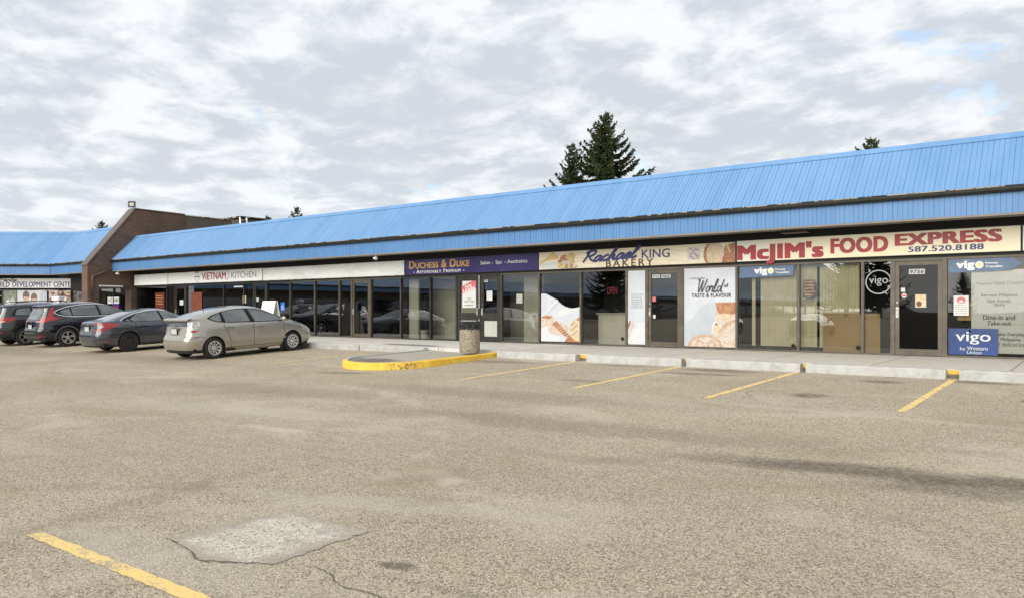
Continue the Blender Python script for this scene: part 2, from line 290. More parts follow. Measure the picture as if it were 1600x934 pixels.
# ------------------------------------------------------------------ building blocks
XF = [0.]                  # heading of the frame the next shapes are written in (the wing is turned by PHI)
class MB:
    def __init__(s): s.v = []; s.f = []; s.mi = []
    def add(s, vs, fs, mi=0):
        o = len(s.v); s.v += [tuple(p) for p in vs]; s.f += [tuple(i + o for i in q) for q in fs]; s.mi += [mi] * len(fs); return s
    def box(s, x0, x1, y0, y1, z0, z1, mi=0, b=0.):
        if b <= 0:
            return s.add([(x, y, z) for z in (z0, z1) for y in (y0, y1) for x in (x0, x1)],
                         [(0, 2, 3, 1), (4, 5, 7, 6), (0, 1, 5, 4), (2, 6, 7, 3), (0, 4, 6, 2), (1, 3, 7, 5)], mi)
        V = []; lev = [(z0, b), (z0 + b, 0), (z1 - b, 0), (z1, b)]      # chamfered on every edge
        for z, i in lev:
            a0, a1, c0, c1 = x0 + i, x1 - i, y0 + i, y1 - i
            V += [(a0 + b, c0, z), (a1 - b, c0, z), (a1, c0 + b, z), (a1, c1 - b, z), (a1 - b, c1, z), (a0 + b, c1, z), (a0, c1 - b, z), (a0, c0 + b, z)]
        F = [tuple(reversed(range(8))), tuple(range(24, 32))]
        for k in range(3):
            for i in range(8): F.append((k * 8 + i, k * 8 + (i + 1) % 8, k * 8 + 8 + (i + 1) % 8, k * 8 + 8 + i))
        return s.add(V, F, mi)
    def frame(s, x0, x1, y0, y1, z0, z1, l, r, t, b, mi=0):             # a rectangular frame, butted pieces
        s.box(x0, x0 + l, y0, y1, z0, z1, mi); s.box(x1 - r, x1, y0, y1, z0, z1, mi)
        if t: s.box(x0 + l, x1 - r, y0 + .003, y1, z1 - t, z1, mi)
        if b: s.box(x0 + l, x1 - r, y0 + .003, y1, z0, z0 + b, mi)
        return s
    def prism(s, pts, y0, y1, mi=0):                                    # polygon in (x, z), from y0 (front) to y1
        n = len(pts); V = [(x, y0, z) for x, z in pts] + [(x, y1, z) for x, z in pts]
        F = [tuple(range(n)), tuple(reversed(range(n, 2 * n)))] + [(i, i + n, (i + 1) % n + n, (i + 1) % n) for i in range(n)]
        return s.add(V, F, mi)
    def flat(s, pts, y, mi=0): return s.add([(x, y, z) for x, z in pts], [tuple(range(len(pts)))], mi)
    def tube(s, pts, r, seg=8, mi=0, cap=True, r1=None):
        P = [Vector(p) for p in pts]; n = len(P); V = []; F = []
        for i, p in enumerate(P):
            t = (P[min(i + 1, n - 1)] - P[max(i - 1, 0)]).normalized(); u = t.cross(Vector((0, 0, 1)))
            if u.length < 1e-3: u = t.cross(Vector((0, 1, 0)))
            u.normalize(); w = u.cross(t); rr = r if r1 is None else r + (r1 - r) * i / (n - 1)
            V += [tuple(p + (u * math.cos(a) + w * math.sin(a)) * rr) for a in (2 * math.pi * k / seg for k in range(seg))]
        for i in range(n - 1):
            for k in range(seg): F.append((i * seg + k, i * seg + (k + 1) % seg, (i + 1) * seg + (k + 1) % seg, (i + 1) * seg + k))
        if cap: F += [tuple(reversed(range(seg))), tuple(range((n - 1) * seg, n * seg))]
        return s.add(V, F, mi)
    def lathe(s, prof, seg=24, c=(0, 0, 0), axis='z', mi=0, closed=False):
        V = []; F = []; n = len(prof)
        for r, h in prof:
            for k in range(seg):
                a = 2 * math.pi * k / seg; p = (r * math.cos(a), r * math.sin(a), h)
                if axis == 'y': p = (p[0], p[2], p[1])
                V.append((p[0] + c[0], p[1] + c[1], p[2] + c[2]))
        for i in range(n - 1 if not closed else n):
            j = (i + 1) % n
            for k in range(seg): F.append((i * seg + k, i * seg + (k + 1) % seg, j * seg + (k + 1) % seg, j * seg + k))
        if not closed: F += [tuple(reversed(range(seg))), tuple(range((n - 1) * seg, n * seg))]
        return s.add(V, F, mi)
    def stroke(s, pts, w, y, mi=0, taper=False):                        # a brush stroke drawn in the (x, z) plane
        P = [Vector((p[0], p[1])) for p in pts]; n = len(P); V = []; F = []
        for i, p in enumerate(P):
            t = (P[min(i + 1, n - 1)] - P[max(i - 1, 0)]); t = t.normalized() if t.length > 0 else Vector((1, 0)); q = Vector((-t.y, t.x)) * w * .5
            if taper: q *= .35 + .65 * math.sin(math.pi * min(1, max(0, (i + .6) / n)))
            yy = y - i * 1.2e-4; V += [(p.x + q.x, yy, p.y + q.y), (p.x - q.x, yy, p.y - q.y)]      # a stroke climbs a little, so its loops never share a plane
        for i in range(n - 1): F.append((2 * i, 2 * i + 1, 2 * i + 3, 2 * i + 2))
        return s.add(V, F, mi)
    def build(s, name, mat, parent=None, smooth=False, auto=None):
        me = bpy.data.meshes.new(name); V = s.v
        if XF[0]:
            c, q = math.cos(XF[0]), math.sin(XF[0]); V = [(x * c - y * q, x * q + y * c, z) for x, y, z in V]
        me.from_pydata(V, [], s.f)
        for m in (mat if isinstance(mat, (list, tuple)) else [mat]): me.materials.append(M[m] if isinstance(m, str) else m)
        if len(me.materials) > 1: me.polygons.foreach_set('material_index', s.mi)
        if smooth: me.polygons.foreach_set('use_smooth', [True] * len(me.polygons))
        me.update()
        if auto: me.set_sharp_from_angle(angle=R(auto))
        o = bpy.data.objects.new(name, me); COL.objects.link(o); o.parent = parent; return o

def tag(o, label=None, cat=None, group=None, kind=None):
    if label: o['label'] = label
    if cat: o['category'] = cat
    if group: o['group'] = group
    if kind: o['kind'] = kind
    return o
def empty(name, label, cat, group=None):
    o = bpy.data.objects.new(name, None); COL.objects.link(o); o.empty_display_size = .2; return tag(o, label, cat, group)
def kids(o): return [c for c in bpy.data.objects if c.parent is o]
def finish(root):
    """Put a thing's origin at the middle of its base."""
    lo = np.full(3, 1e9); hi = -lo; ms = []; st = [root]
    while st:
        o = st.pop(); st += kids(o)
        if o.type == 'MESH' and len(o.data.vertices):
            a = np.empty(len(o.data.vertices) * 3); o.data.vertices.foreach_get('co', a); a = a.reshape(-1, 3); ms.append((o, a))
            lo = np.minimum(lo, a.min(0)); hi = np.maximum(hi, a.max(0))
    b = np.array([(lo[0] + hi[0]) / 2, (lo[1] + hi[1]) / 2, lo[2]])
    for o, a in ms: o.data.vertices.foreach_set('co', (a - b).ravel()); o.data.update()
    root.location = b; return root
def copy_tree(o, parent=None, only_root=True):
    c = o.copy(); COL.objects.link(c); c.parent = parent
    for ch in kids(o): copy_tree(ch, c)
    return c

def lettering(mb, s, x0, x1, z0, z1, y, bold=0., shear=0., mi=0, space=1., depth=.004, caps=1., fit=None):
    """Letters filling the box x0..x1, z0..z1, standing proud of the plane y."""
    cu = bpy.data.curves.new('letters', 'FONT'); cu.body = s; cu.size = 1; cu.shear = shear; cu.space_character = space + bold * 1.2
    cu.small_caps_scale = caps; cu.resolution_u = 3
    if caps < 1:
        for i, ch in enumerate(s):
            if ch.islower(): cu.body_format[i].use_small_caps = True
    o = bpy.data.objects.new('letters', cu); COL.objects.link(o); dg = bpy.context.evaluated_depsgraph_get(); dg.update()
    me = bpy.data.meshes.new_from_object(o.evaluated_get(dg)); bpy.data.objects.remove(o); bpy.data.curves.remove(cu)
    n = len(me.vertices); a = np.empty(n * 3); me.vertices.foreach_get('co', a); a = a.reshape(-1, 3); F = [tuple(p.vertices) for p in me.polygons]; bpy.data.meshes.remove(me)
    shifts = [(0, 0)] if bold <= 0 else [(sx * bold * k, sz * bold * .55 * k) for k in (.5, 1.) for sx, sz in ((-1, -1), (1, -1), (1, 1), (-1, 1), (-1, 0), (1, 0))]
    P = np.concatenate([a[:, :2] + np.array(q) for q in shifts]); lo, hi = P.min(0), P.max(0)
    if fit:                                                             # heights by capitals alone: hooks and tails hang outside the box
        cu = bpy.data.curves.new('letters', 'FONT'); cu.body = fit; o = bpy.data.objects.new('letters', cu); COL.objects.link(o); dg = bpy.context.evaluated_depsgraph_get(); dg.update(); me = bpy.data.meshes.new_from_object(o.evaluated_get(dg))
        zz = [v.co.y for v in me.vertices]; e = max([0] + [q[1] for q in shifts]); lo[1], hi[1] = min(zz) - e, max(zz) + e; bpy.data.objects.remove(o); bpy.data.curves.remove(cu); bpy.data.meshes.remove(me)
    for k, q in enumerate(shifts):                                      # heavy weights: the outline laid down several times, a hair apart
        b = a[:, :2] + np.array(q); X = x0 + (b[:, 0] - lo[0]) / (hi[0] - lo[0]) * (x1 - x0); Z = z0 + (b[:, 1] - lo[1]) / (hi[1] - lo[1]) * (z1 - z0)
        mb.add([(X[i], y - depth - .0003 * k, Z[i]) for i in range(n)], F, mi)
    return mb

def spline(pts, k=8):
    out = []; P = [np.array(p, float) for p in pts]; n = len(P)
    for i in range(n - 1):
        a, b, c, d = P[max(i - 1, 0)], P[i], P[i + 1], P[min(i + 2, n - 1)]
        for t in np.linspace(0, 1, k, endpoint=False):
            out.append(.5 * (2 * b + (c - a) * t + (2 * a - 5 * b + 4 * c - d) * t ** 2 + (3 * b - a - 3 * c + d) * t ** 3))
    out.append(P[-1]); return [tuple(p) for p in out]

# ------------------------------------------------------------------ cars
def chaikin(p, k=2):
    p = np.array(p, float)
    for _ in range(k):
        q = .75 * p[:-1] + .25 * p[1:]; r = .25 * p[:-1] + .75 * p[1:]
        m = np.empty((2 * len(q), p.shape[1])); m[0::2] = q; m[1::2] = r; p = np.vstack([p[:1], m, p[-1:]])
    return p
def inside(px, py, poly):
    r = np.zeros(px.shape, bool); n = len(poly)
    for i in range(n):
        (x1, y1), (x2, y2) = poly[i], poly[(i + 1) % n]
        if y1 == y2: continue
        r ^= ((y1 > py) != (y2 > py)) & (px < (x2 - x1) * (py - y1) / (y2 - y1) + x1)
    return r
def snap(px, py, poly, tol):
    """Pull grid points that lie next to a region's outline onto it, so the outline is clean."""
    best = np.full(px.shape, 1e9); bx = px.copy(); by = py.copy(); n = len(poly)
    for i in range(n):
        (x1, y1), (x2, y2) = poly[i], poly[(i + 1) % n]; dx, dy = x2 - x1, y2 - y1; L = dx * dx + dy * dy
        if L == 0: continue
        t = np.clip(((px - x1) * dx + (py - y1) * dy) / L, 0, 1); qx = x1 + t * dx; qy = y1 + t * dy
        d = np.hypot(px - qx, py - qy); m = d < best; best[m] = d[m]; bx[m] = qx[m]; by[m] = qy[m]
    m = best < tol; return np.where(m, bx, px), np.where(m, by, py)

class Shell:
    """A car body as a stack of rounded plan outlines; side silhouettes give its front and rear, a width curve its section."""
    def __init__(s, rear, front, width, n=4.6, N=560, step=.022):
        rear, front, width = chaikin(rear), chaikin(front), chaikin(width, 1)
        for p in (rear, front): p[:, 1] = np.maximum.accumulate(p[:, 1] + np.arange(len(p)) * 1e-6)
        s.n = n; s.rear = rear; s.front = front
        zs = []
        for p in (rear, front):
            L = np.r_[0, np.cumsum(np.hypot(*np.diff(p, axis=0).T))]; zs += list(np.interp(np.arange(0, L[-1], step), L, p[:, 1]))
        w = width; L = np.r_[0, np.cumsum(np.hypot(*np.diff(w, axis=0).T))]; zs += list(np.interp(np.arange(0, L[-1], step), L, w[:, 0]))
        top = min(rear[-1, 1], front[-1, 1]); zs = sorted(z for z in zs if z < top - .0006) + [top - .0003]
        z2 = [zs[0]]
        for z in zs[1:]:
            if z - z2[-1] > .0045 or (z > top - .03 and z - z2[-1] > .0012): z2.append(z)
        s.z = np.array(z2); s.w_z, s.w_w = width[:, 0], width[:, 1]
        s.xr = np.interp(s.z, rear[:, 1], rear[:, 0]); s.xf = np.interp(s.z, front[:, 1], front[:, 0]); s.w = np.interp(s.z, s.w_z, s.w_w)
        th = np.linspace(0, math.pi, 4000); e = 2 / n
        cx = -np.sign(np.cos(th)) * np.abs(np.cos(th)) ** e; cy = np.abs(np.sin(th)) ** e      # rear centre -> right side -> front centre
        L = np.r_[0, np.cumsum(np.hypot(np.diff(cx) * 2.2, np.diff(cy) * .88))]; t = np.linspace(0, L[-1], N // 2 + 1)
        cx = np.interp(t, L, cx); cy = np.interp(t, L, cy)
        s.cx = np.r_[cx, cx[-2:0:-1]]; s.cy = np.r_[-cy, cy[-2:0:-1]]
        xm = (s.xr + s.xf)[:, None] / 2; a = (s.xf - s.xr)[:, None] / 2
        s.X = xm + a * s.cx[None]; s.Y = s.w[:, None] * s.cy[None]; s.Z = np.repeat(s.z[:, None], len(s.cx), 1)
        h = N // 2; d = np.hypot(np.diff(s.X[:, :h + 1], axis=1), np.diff(s.Y[:, :h + 1], axis=1))
        S = np.concatenate([np.zeros((len(s.z), 1)), np.cumsum(d, 1)], 1); s.S = np.concatenate([S, S[:, -2:0:-1]], 1)
        s.regions = []
    def half(s, x, z):
        xr = np.interp(z, s.rear[:, 1], s.rear[:, 0]); xf = np.interp(z, s.front[:, 1], s.front[:, 0]); w = np.interp(z, s.w_z, s.w_w)
        return w * np.maximum(0, 1 - np.abs((x - (xr + xf) / 2) / ((xf - xr) / 2)) ** s.n) ** (1 / s.n)
    def side(s, name, poly):
        m = np.abs(s.cy) > .55; m = np.repeat(m[None], len(s.z), 0)
        sx, sz = snap(s.X, s.Z, poly, .013); ch = m & ((sx != s.X) | (sz != s.Z)); sg = np.sign(s.Y)
        y = s.half(sx, sz); s.X = np.where(ch, sx, s.X); s.Z = np.where(ch, sz, s.Z); s.Y = np.where(ch, sg * y, s.Y)
        s.regions.append((name, 'side', poly)); return s
    def rearp(s, name, poly): s.regions.append((name, 'rear', poly)); return s        # (distance round the tail from its middle, z)
    def top(s, name, poly, z0, z1): s.regions.append((name, 'top', poly, z0, z1)); return s
    def label(s):
        nz, nn = s.X.shape; q = lambda A: (A[:-1] + A[1:] + np.roll(A, -1, 1)[:-1] + np.roll(A, -1, 1)[1:]) / 4
        fx, fy, fz = q(s.X), q(s.Y), q(s.Z); fs = q(s.S); lab = np.full(fx.shape, 0); names = ['body']
        cy = np.abs((s.cy + np.roll(s.cy, -1)) / 2)[None]; cx = ((s.cx + np.roll(s.cx, -1)) / 2)[None]
        for r in s.regions:
            if r[0] not in names: names.append(r[0])
            if r[1] == 'side': m = inside(fx, fz, r[2]) & (cy > .55)
            elif r[1] == 'rear': m = inside(fs, fz, r[2]) & (cx < .2)
            else: m = inside(fx, np.abs(fy), r[2]) & (fz > r[3]) & (fz < r[4])
            lab[m] = names.index(r[0])
        return lab, names, fy
    def mesh(s, name, sel, mat, parent, offset=0., cap=False):
        nz, nn = s.X.shape; idx = np.arange(nz * nn).reshape(nz, nn); r = np.roll(idx, -1, 1)
        F = np.stack([idx[:-1], r[:-1], r[1:], idx[1:]], -1)[sel]
        V = np.stack([s.X, s.Y, s.Z], -1).reshape(-1, 3)
        used, inv = np.unique(F, return_inverse=True); F = inv.reshape(-1, 4); V2 = V[used].tolist(); F = F.tolist()
        if cap:
            pos = {u: i for i, u in enumerate(used.tolist())}
            F.append([pos[i] for i in idx[-1].tolist() if i in pos])
        me = bpy.data.meshes.new(name); me.from_pydata(V2, [], F); me.materials.append(M[mat]); me.polygons.foreach_set('use_smooth', [True] * len(F)); me.update()
        me.set_sharp_from_angle(angle=R(50))
        o = bpy.data.objects.new(name, me); COL.objects.link(o); o.parent = parent
        if offset:
            a = np.array(V2); nrm = np.empty(len(V2) * 3); me.vertices.foreach_get('normal', nrm); me.vertices.foreach_set('co', (a + nrm.reshape(-1, 3) * offset).ravel()); me.update()
        return o
    def strip(s, mb, pts, w, off=.003, mi=0, sides=(-1, 1)):
        """A thin line laid on the flanks along (x, z) points."""
        P = []
        for (a, b), (c, d) in zip(pts[:-1], pts[1:]):
            k = max(2, int(math.hypot(c - a, d - b) / .04)); P += [(a + (c - a) * i / k, b + (d - b) * i / k) for i in range(k)]
        P.append(pts[-1]); P = np.array(P)
        t = np.gradient(P, axis=0); t /= np.hypot(*t.T)[:, None] + 1e-9; nrm = np.stack([-t[:, 1], t[:, 0]], 1)
        for sd in sides:
            V = []
            for q in (-.5, .5):
                pp = P + nrm * q * w; y = s.half(pp[:, 0], pp[:, 1]) + off; V.append(np.stack([pp[:, 0], sd * y, pp[:, 1]], 1))
            n = len(P); mb.add(np.vstack(V).tolist(), [(i, i + 1, n + i + 1, n + i) for i in range(n - 1)], mi)
        return mb

def circle(cx, cz, r, k=40): return [(cx + r * math.cos(2 * math.pi * i / k), cz + r * math.sin(2 * math.pi * i / k)) for i in range(k)]

def wheel(parent, x, y, r, style, side):
    """Tyre and rim; the outer face looks towards side (-1 right, +1 left)."""
    w = .205; rr = r * .66; t = MB()
    t.lathe([(rr - .01, -w / 2 + .012), (rr + .012, -w / 2), (r - .035, -w / 2 - .004), (r - .008, -w / 2 + .022), (r, -w / 2 + .05), (r, w / 2 - .05), (r - .008, w / 2 - .022), (r - .035, w / 2 + .004), (rr + .012, w / 2), (rr - .01, w / 2 - .012)], 40, (x, y, r), 'y', closed=True)
    root = t.build('wheel', 'rubber', parent, True, 40)
    f = y + side * (w / 2 - .022); b = MB()
    mat = {'black': 'steel_black'}.get(style, 'alloy')
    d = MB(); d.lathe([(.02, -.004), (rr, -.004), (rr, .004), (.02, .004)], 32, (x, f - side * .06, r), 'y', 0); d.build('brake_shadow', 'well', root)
    b.lathe([(rr + .004, -.045), (rr + .004, .012), (rr - .006, .016), (rr - .024, .008), (rr - .024, -.045)], 40, (x, f, r), 'y', closed=True)
    b.lathe([(.002, -.03), (.055, -.03), (.055, .002), (.035, .008), (.002, .008)] if side > 0 else [(.002, -.008), (.035, -.008), (.055, -.002), (.055, .03), (.002, .03)], 20, (x, f - side * .004, r), 'y')
    def spoke(a, w0, w1, r0=.04, r1=None, dz=0.):
        r1 = r1 or rr - .016; c, q = math.cos(a), math.sin(a); V = []
        for rad, wd, yo in ((r0, w0, 0), (r1, w1, 0)):
            for k in (-1, 1):
                for e in (0, -.026):
                    u, v = rad, k * wd + (dz if rad == r1 else 0); V.append((x + c * u - q * v, f + side * (yo + e) - (side * .006 if rad == r0 else 0), r + q * u + c * v))
        b.add(V, [(0, 2, 6, 4), (1, 5, 7, 3), (0, 4, 5, 1), (2, 3, 7, 6), (4, 6, 7, 5), (0, 1, 3, 2)])
    if style == 'multi':
        for k in range(10): spoke(k * math.pi / 5 + .1, .011, .017)
        for k in range(10): spoke(k * math.pi / 5 + .1 + .2, .006, .008)
    elif style == 'five':
        for k in range(5):
            spoke(k * 2 * math.pi / 5 + .3, .026, .017, dz=.03); spoke(k * 2 * math.pi / 5 + .3, .022, .02, dz=-.035)
    elif style == 'ten':
        for k in range(5):
            spoke(k * 2 * math.pi / 5 + .2, .012, .015, dz=.035); spoke(k * 2 * math.pi / 5 + .2, .012, .015, dz=-.035)
    else:
        b.lathe([(.05, -.03), (rr - .02, -.02), (rr - .02, -.012), (.10, -.004), (.05, .0)] if side > 0 else [(.05, 0), (.10, .004), (rr - .02, .012), (rr - .02, .02), (.05, .03)], 30, (x, f, r), 'y')
        for k in range(10):
            a = k * math.pi / 5; b.lathe([(.003, -.003), (.02, -.003), (.02, .003), (.003, .003)], 10, (x + (rr - .06) * math.cos(a), f + side * .013, r + (rr - .06) * math.sin(a)), 'y')
    b.build('rim', mat, root, False); return root

def car(name, label, spec):
    """spec: silhouettes, regions and colours of one car, x from its tail, z from the ground."""
    root = empty(name, label, 'car'); s = Shell(spec['rear'], spec['front'], spec['width'], spec.get('n', 4.6)); P = spec['paint']
    ra, fa, r, R_ = spec['ra'], spec['fa'], spec['r'], spec['arch']
    s.regions.append(('sill', 'side', [(-1, 0), (9, 0), (9, spec['sill']), (-1, spec['sill'])])) if spec.get('sill') else None
    for p in spec.get('rear_regions', []): s.rearp(*p)
    for p in spec.get('top_regions', []): s.top(*p)
    for p in spec['side_regions']: s.side(*p)
    if spec.get('clad'):
        for x in (ra, fa): s.side('wheel_arch_trim', circle(x, r, R_ + spec['clad']))
    for x in (ra, fa): s.side('_cut', circle(x, r, R_))
    lab, names, fy = s.label(); mat = dict(body=P, door=P, sill=spec.get('sill_mat', 'plastic'), window='cglass', window_trim='gloss_black', rear_window=spec.get('rglass', 'pglass'), windscreen='cglass', tail_lamp='red_lens', clear_lens='clear_lens',
                                           bumper_trim='plastic', hatch_panel='pglass', wheel_arch_trim=spec.get('clad_mat', 'plastic'), rear_bumper=P, bumper_insert='grey_plastic', head_lamp='clear_lens', reflector='red_lens', door_glass='cglass')
    mat.update(spec.get('mats', {}))
    lo = s.mesh('body', lab == 0, P, root, cap=True); doors = []
    for k, nm in enumerate(names):
        if nm in ('body', '_cut'): continue
        base = nm.split('+')[0]; sel = lab == k
        if base in ('windscreen', 'rear_window', 'hatch_panel', 'bumper_trim', 'sill', 'rear_bumper', 'spoiler'): s.mesh(base, sel, mat[base], root)
        else:
            for sg in (-1, 1):
                ss = sel & (np.sign(fy) == sg)
                if ss.any():
                    o = s.mesh(base, ss, mat[base], root)
                    if base == 'door': doors.append((o, nm, sg))
    # door handles, sub-parts of their doors
    for o, nm, sg in doors:
        hx, hz = spec['handles'][nm]; y = float(s.half(hx, hz)); h = MB()
        h.box(hx - .11, hx + .11, sg * (y + .028) - .012, sg * (y + .028) + .012, hz - .018, hz + .018, 0, .008)
        for e in (-.085, .085): h.box(hx + e - .02, hx + e + .02, sg * y - .012 if sg > 0 else sg * y - .018, sg * y + .018 if sg > 0 else sg * y + .012, hz - .014, hz + .014)
        h.build('handle', spec.get('handle_mat', P), o)
    # shut lines and bright trim
    for sg in (-1, 1):
        mb = MB()
        for p in spec.get('lines', []): s.strip(mb, p, .013, .0025, 0, (sg,))
        mb.build('shut_lines', 'well', root)
    if spec.get('brights'):
        mb = MB()
        for p, w in spec['brights']: s.strip(mb, p, w, .006)
        mb.build('window_moulding', 'chrome', root)
    # wheel wells, floor pan
    u = MB(); L = s.front[:, 0].max(); w0 = float(s.w.max())
    u.box(.22, L - .3, -w0 + .12, w0 - .12, spec.get('floor', .2), spec.get('floor', .2) + .12)
    for x in (ra, fa):
        for sg in (-1, 1):
            k = 24; V = []; yo = float(s.half(x, r + R_ * .7)) - .015; yi = w0 - .34
            for i in range(k + 1):
                a = -.35 + (math.pi + .7) * i / k
                for yy in (yi, yo): V.append((x + R_ * math.cos(a), sg * yy, r + R_ * math.sin(a)))
            u.add(V, [(2 * i, 2 * i + 1, 2 * i + 3, 2 * i + 2) for i in range(k)]); u.add([V[2 * i] for i in range(k + 1)], [tuple(range(k + 1))])
    u.build('floor_pan', 'well', root)
    for x in (ra, fa):
        for sg in (-1, 1): wheel(root, x, sg * (w0 - .125), r, spec['rim'], sg)
    # mirrors
    mx, mz = spec['mirror']
    for sg in (-1, 1):
        y = float(s.half(mx, mz)); m = MB(); V = []
        for yy, sc in ((y - .02, .35), (y + .05, .75), (y + .12, 1), (y + .2, .95), (y + .225, .6)):
            V += [(mx + .02 + .055 * sc * math.cos(a), sg * yy, mz + .035 + .075 * sc * math.sin(a)) for a in (2 * math.pi * i / 10 for i in range(10))]
        F = [(i * 10 + j, i * 10 + (j + 1) % 10, i * 10 + 10 + (j + 1) % 10, i * 10 + 10 + j) for i in range(4) for j in range(10)] + [tuple(range(10)), tuple(range(40, 50))]
        m.add(V, F); m.build('mirror', spec.get('mirror_mat', P), root, True)
    px, pz, pw = spec['plate']; m = MB(); m.box(px - .012, px, -.155, .155, pz - .078, pz + .078, 0, .004); pl = m.build('number_plate', 'plate', root)
    m = MB(); m.frame(-.165, .165, px - .016, px - .002, pz - .088, pz + .088, .012, .012, .012, .012)
    m.v = [(y, x, z) for x, y, z in m.v]; m.build('plate_frame', 'plastic', pl)
    ex, ez = spec['emblem']; m = MB(); m.lathe([(.032, -.006), (.045, -.006), (.045, .006), (.032, .006)], 20, (0, 0, 0), 'y', closed=True); m.box(-.035, .035, -.005, .005, -.006, .006)
    m.v = [(ex + y, x * 1.2, ez + z) for x, y, z in m.v]; m.build('emblem', 'chrome', root)
    spec['extra'](root, s) if spec.get('extra') else None
    return root, s

def park(root, x, y, head=90., z=None):
    k = 1.067; root.scale = (k, k, k); root.location = (x, y, lot(y) if z is None else z); sl = math.atan((lot(y + 1.5) - lot(y - 1.5)) / 3) * math.sin(R(head)); root.rotation_euler = (0, -sl, R(head))

def recolour(root, src, dst):
    """Give a copied car its own paint."""
    for o in [root] + kids(root):
        if o.type == 'MESH' and any(m is M[src] for m in o.data.materials):
            o.data = o.data.copy()
            for i, m in enumerate(o.data.materials):
                if m is M[src]: o.data.materials[i] = M[dst]
        for c in kids(o) if o is not root else []:
            if c.type == 'MESH' and any(m is M[src] for m in c.data.materials):
                c.data = c.data.copy(); c.data.materials[0] = M[dst]

def make_cars():
    # ---- champagne hatchback
    rear = [(.13, .20), (.05, .29), (.01, .42), (0, .55), (.03, .64), (.075, .69), (.10, .80), (.14, 1.02), (.155, 1.12), (.085, 1.15), (.095, 1.175), (.24, 1.195), (.70, 1.315), (1.2, 1.42), (1.6, 1.468), (2.05, 1.49)]
    front = [(4.25, .19), (4.38, .28), (4.44, .42), (4.43, .58), (4.36, .68), (4.18, .79), (3.88, .91), (3.58, 1.005), (3.36, 1.07), (3.0, 1.225), (2.65, 1.37), (2.35, 1.455), (2.05, 1.49)]
    width = [(.19, .77), (.27, .83), (.45, .862), (.60, .868), (.75, .86), (.90, .842), (.99, .815), (1.06, .78), (1.2, .715), (1.33, .645), (1.41, .58), (1.455, .47), (1.48, .28), (1.49, .06)]
    dlo = [(.66, 1.165), (.82, 1.245), (1.15, 1.335), (1.55, 1.392), (1.95, 1.41), (2.3, 1.395), (2.65, 1.315), (3.05, 1.155), (3.46, .985), (3.44, .965), (3.1, .965), (2.2, .985), (1.3, 1.015), (1.0, 1.04), (.83, 1.085)]
    fd = [(2.13, .30), (3.18, .30), (3.23, .45), (3.18, .97), (2.13, .985)]; rd = [(1.30, .60), (1.36, .42), (1.34, .30), (2.11, .30), (2.11, .99), (1.16, 1.03), (1.12, .92), (1.22, .80)]
    spec = dict(rear=rear, front=front, width=width, n=6., paint='p_beige', ra=.80, fa=3.50, r=.312, arch=.352, sill=None, rim='multi',
        side_regions=[('door', fd), ('door+r', rd), ('window_trim', dlo), ('window', [(.74, 1.165), (.86, 1.225), (1.10, 1.30), (1.10, 1.07), (.98, 1.075), (.87, 1.10)]), ('window+b', [(1.18, 1.315), (1.55, 1.372), (1.93, 1.385), (2.03, 1.02), (1.22, 1.04)]),
                      ('window+c', [(2.07, 1.382), (2.3, 1.368), (2.62, 1.285), (3.0, 1.135), (3.12, 1.08), (3.14, .99), (2.2, 1.012)]), ('head_lamp', [(3.95, .66), (4.30, .60), (4.36, .68), (4.2, .77), (3.9, .85), (3.8, .84)])],
        rear_regions=[('bumper_trim', [(-.1, .0), (2, .0), (2, .285), (-.1, .285)]), ('hatch_panel', [(-.1, .955), (.65, .955), (.665, 1.11), (-.1, 1.11)]),
                      ('clear_lens', [(.69, 1.105), (.675, .855), (.84, .845), (.91, .90), (.92, 1.0), (.87, 1.105)]), ('tail_lamp', [(.675, .855), (.67, .80), (.81, .785), (.89, .85), (.91, .90), (.84, .845)])],
        top_regions=[('rear_window', [(.27, -.1), (.27, .54), (1.16, .49), (1.16, -.1)], 1.18, 1.43), ('windscreen', [(2.55, -.1), (2.55, .52), (3.3, .68), (3.34, -.1)], 1.05, 1.43)],
        mats={}, handles={'door': (2.30, .87), 'door+r': (1.33, .905)}, mirror=(3.12, 1.0), plate=(.07, .82, 0), emblem=(.10, .965),
        lines=[[(2.12, .29), (2.12, .97)], fd[1:4], [(1.34, .29), (1.36, .42), (1.30, .60), (1.22, .80), (1.14, .94), (1.17, 1.02)], [(.10, .655), (.45, .665), (.55, .60)], [(1.2, .295), (3.1, .295)], [(3.62, .93), (3.8, .85)], [(.02, .60), (.35, .63)]], extra=None)
    def ex(root, s):
        m = MB(); V = []; k = 17                                                   # tail spoiler lip
        for i in range(k):
            y = -.66 + 1.32 * i / (k - 1); b = .05 * (abs(y) / .66) ** 3
            V += [(.075 + b, y, 1.122), (.045 + b, y, 1.137), (.075 + b, y, 1.172), (.22 + b, y, 1.202)]
        m.add(V, [(4 * i + j, 4 * i + j + 1, 4 * i + 5 + j, 4 * i + 4 + j) for i in range(k - 1) for j in range(3)]); m.build('spoiler', 'p_beige', root, True)
        m = MB(); m.tube([(.95, -.1, 1.37), (.90, -.1, 1.43)], .008, 6, r1=.004); m.build('aerial', 'plastic', root)
        for sg in (-1, 1): m = MB(); s.strip(m, [(1.25, .46), (3.25, .46)], .035, .012, 0, (sg,)); m.build('side_moulding', 'p_beige', root)
        for sg in (-1, 1):
            m = MB(); m.box(1.13, 1.16, sg * .78 - .06, sg * .78 + .06, .10, .30); m.box(3.11, 3.14, sg * .78 - .06, sg * .78 + .06, .10, .30); m.build('mud_flap', 'plastic', root)
        m = MB(); m.box(.06, .085, -.26, .26, .925, .94); m.box(.065, .09, -.24, .24, .895, .915); m.build('hatch_grip', 'p_beige', root)
    spec['extra'] = ex
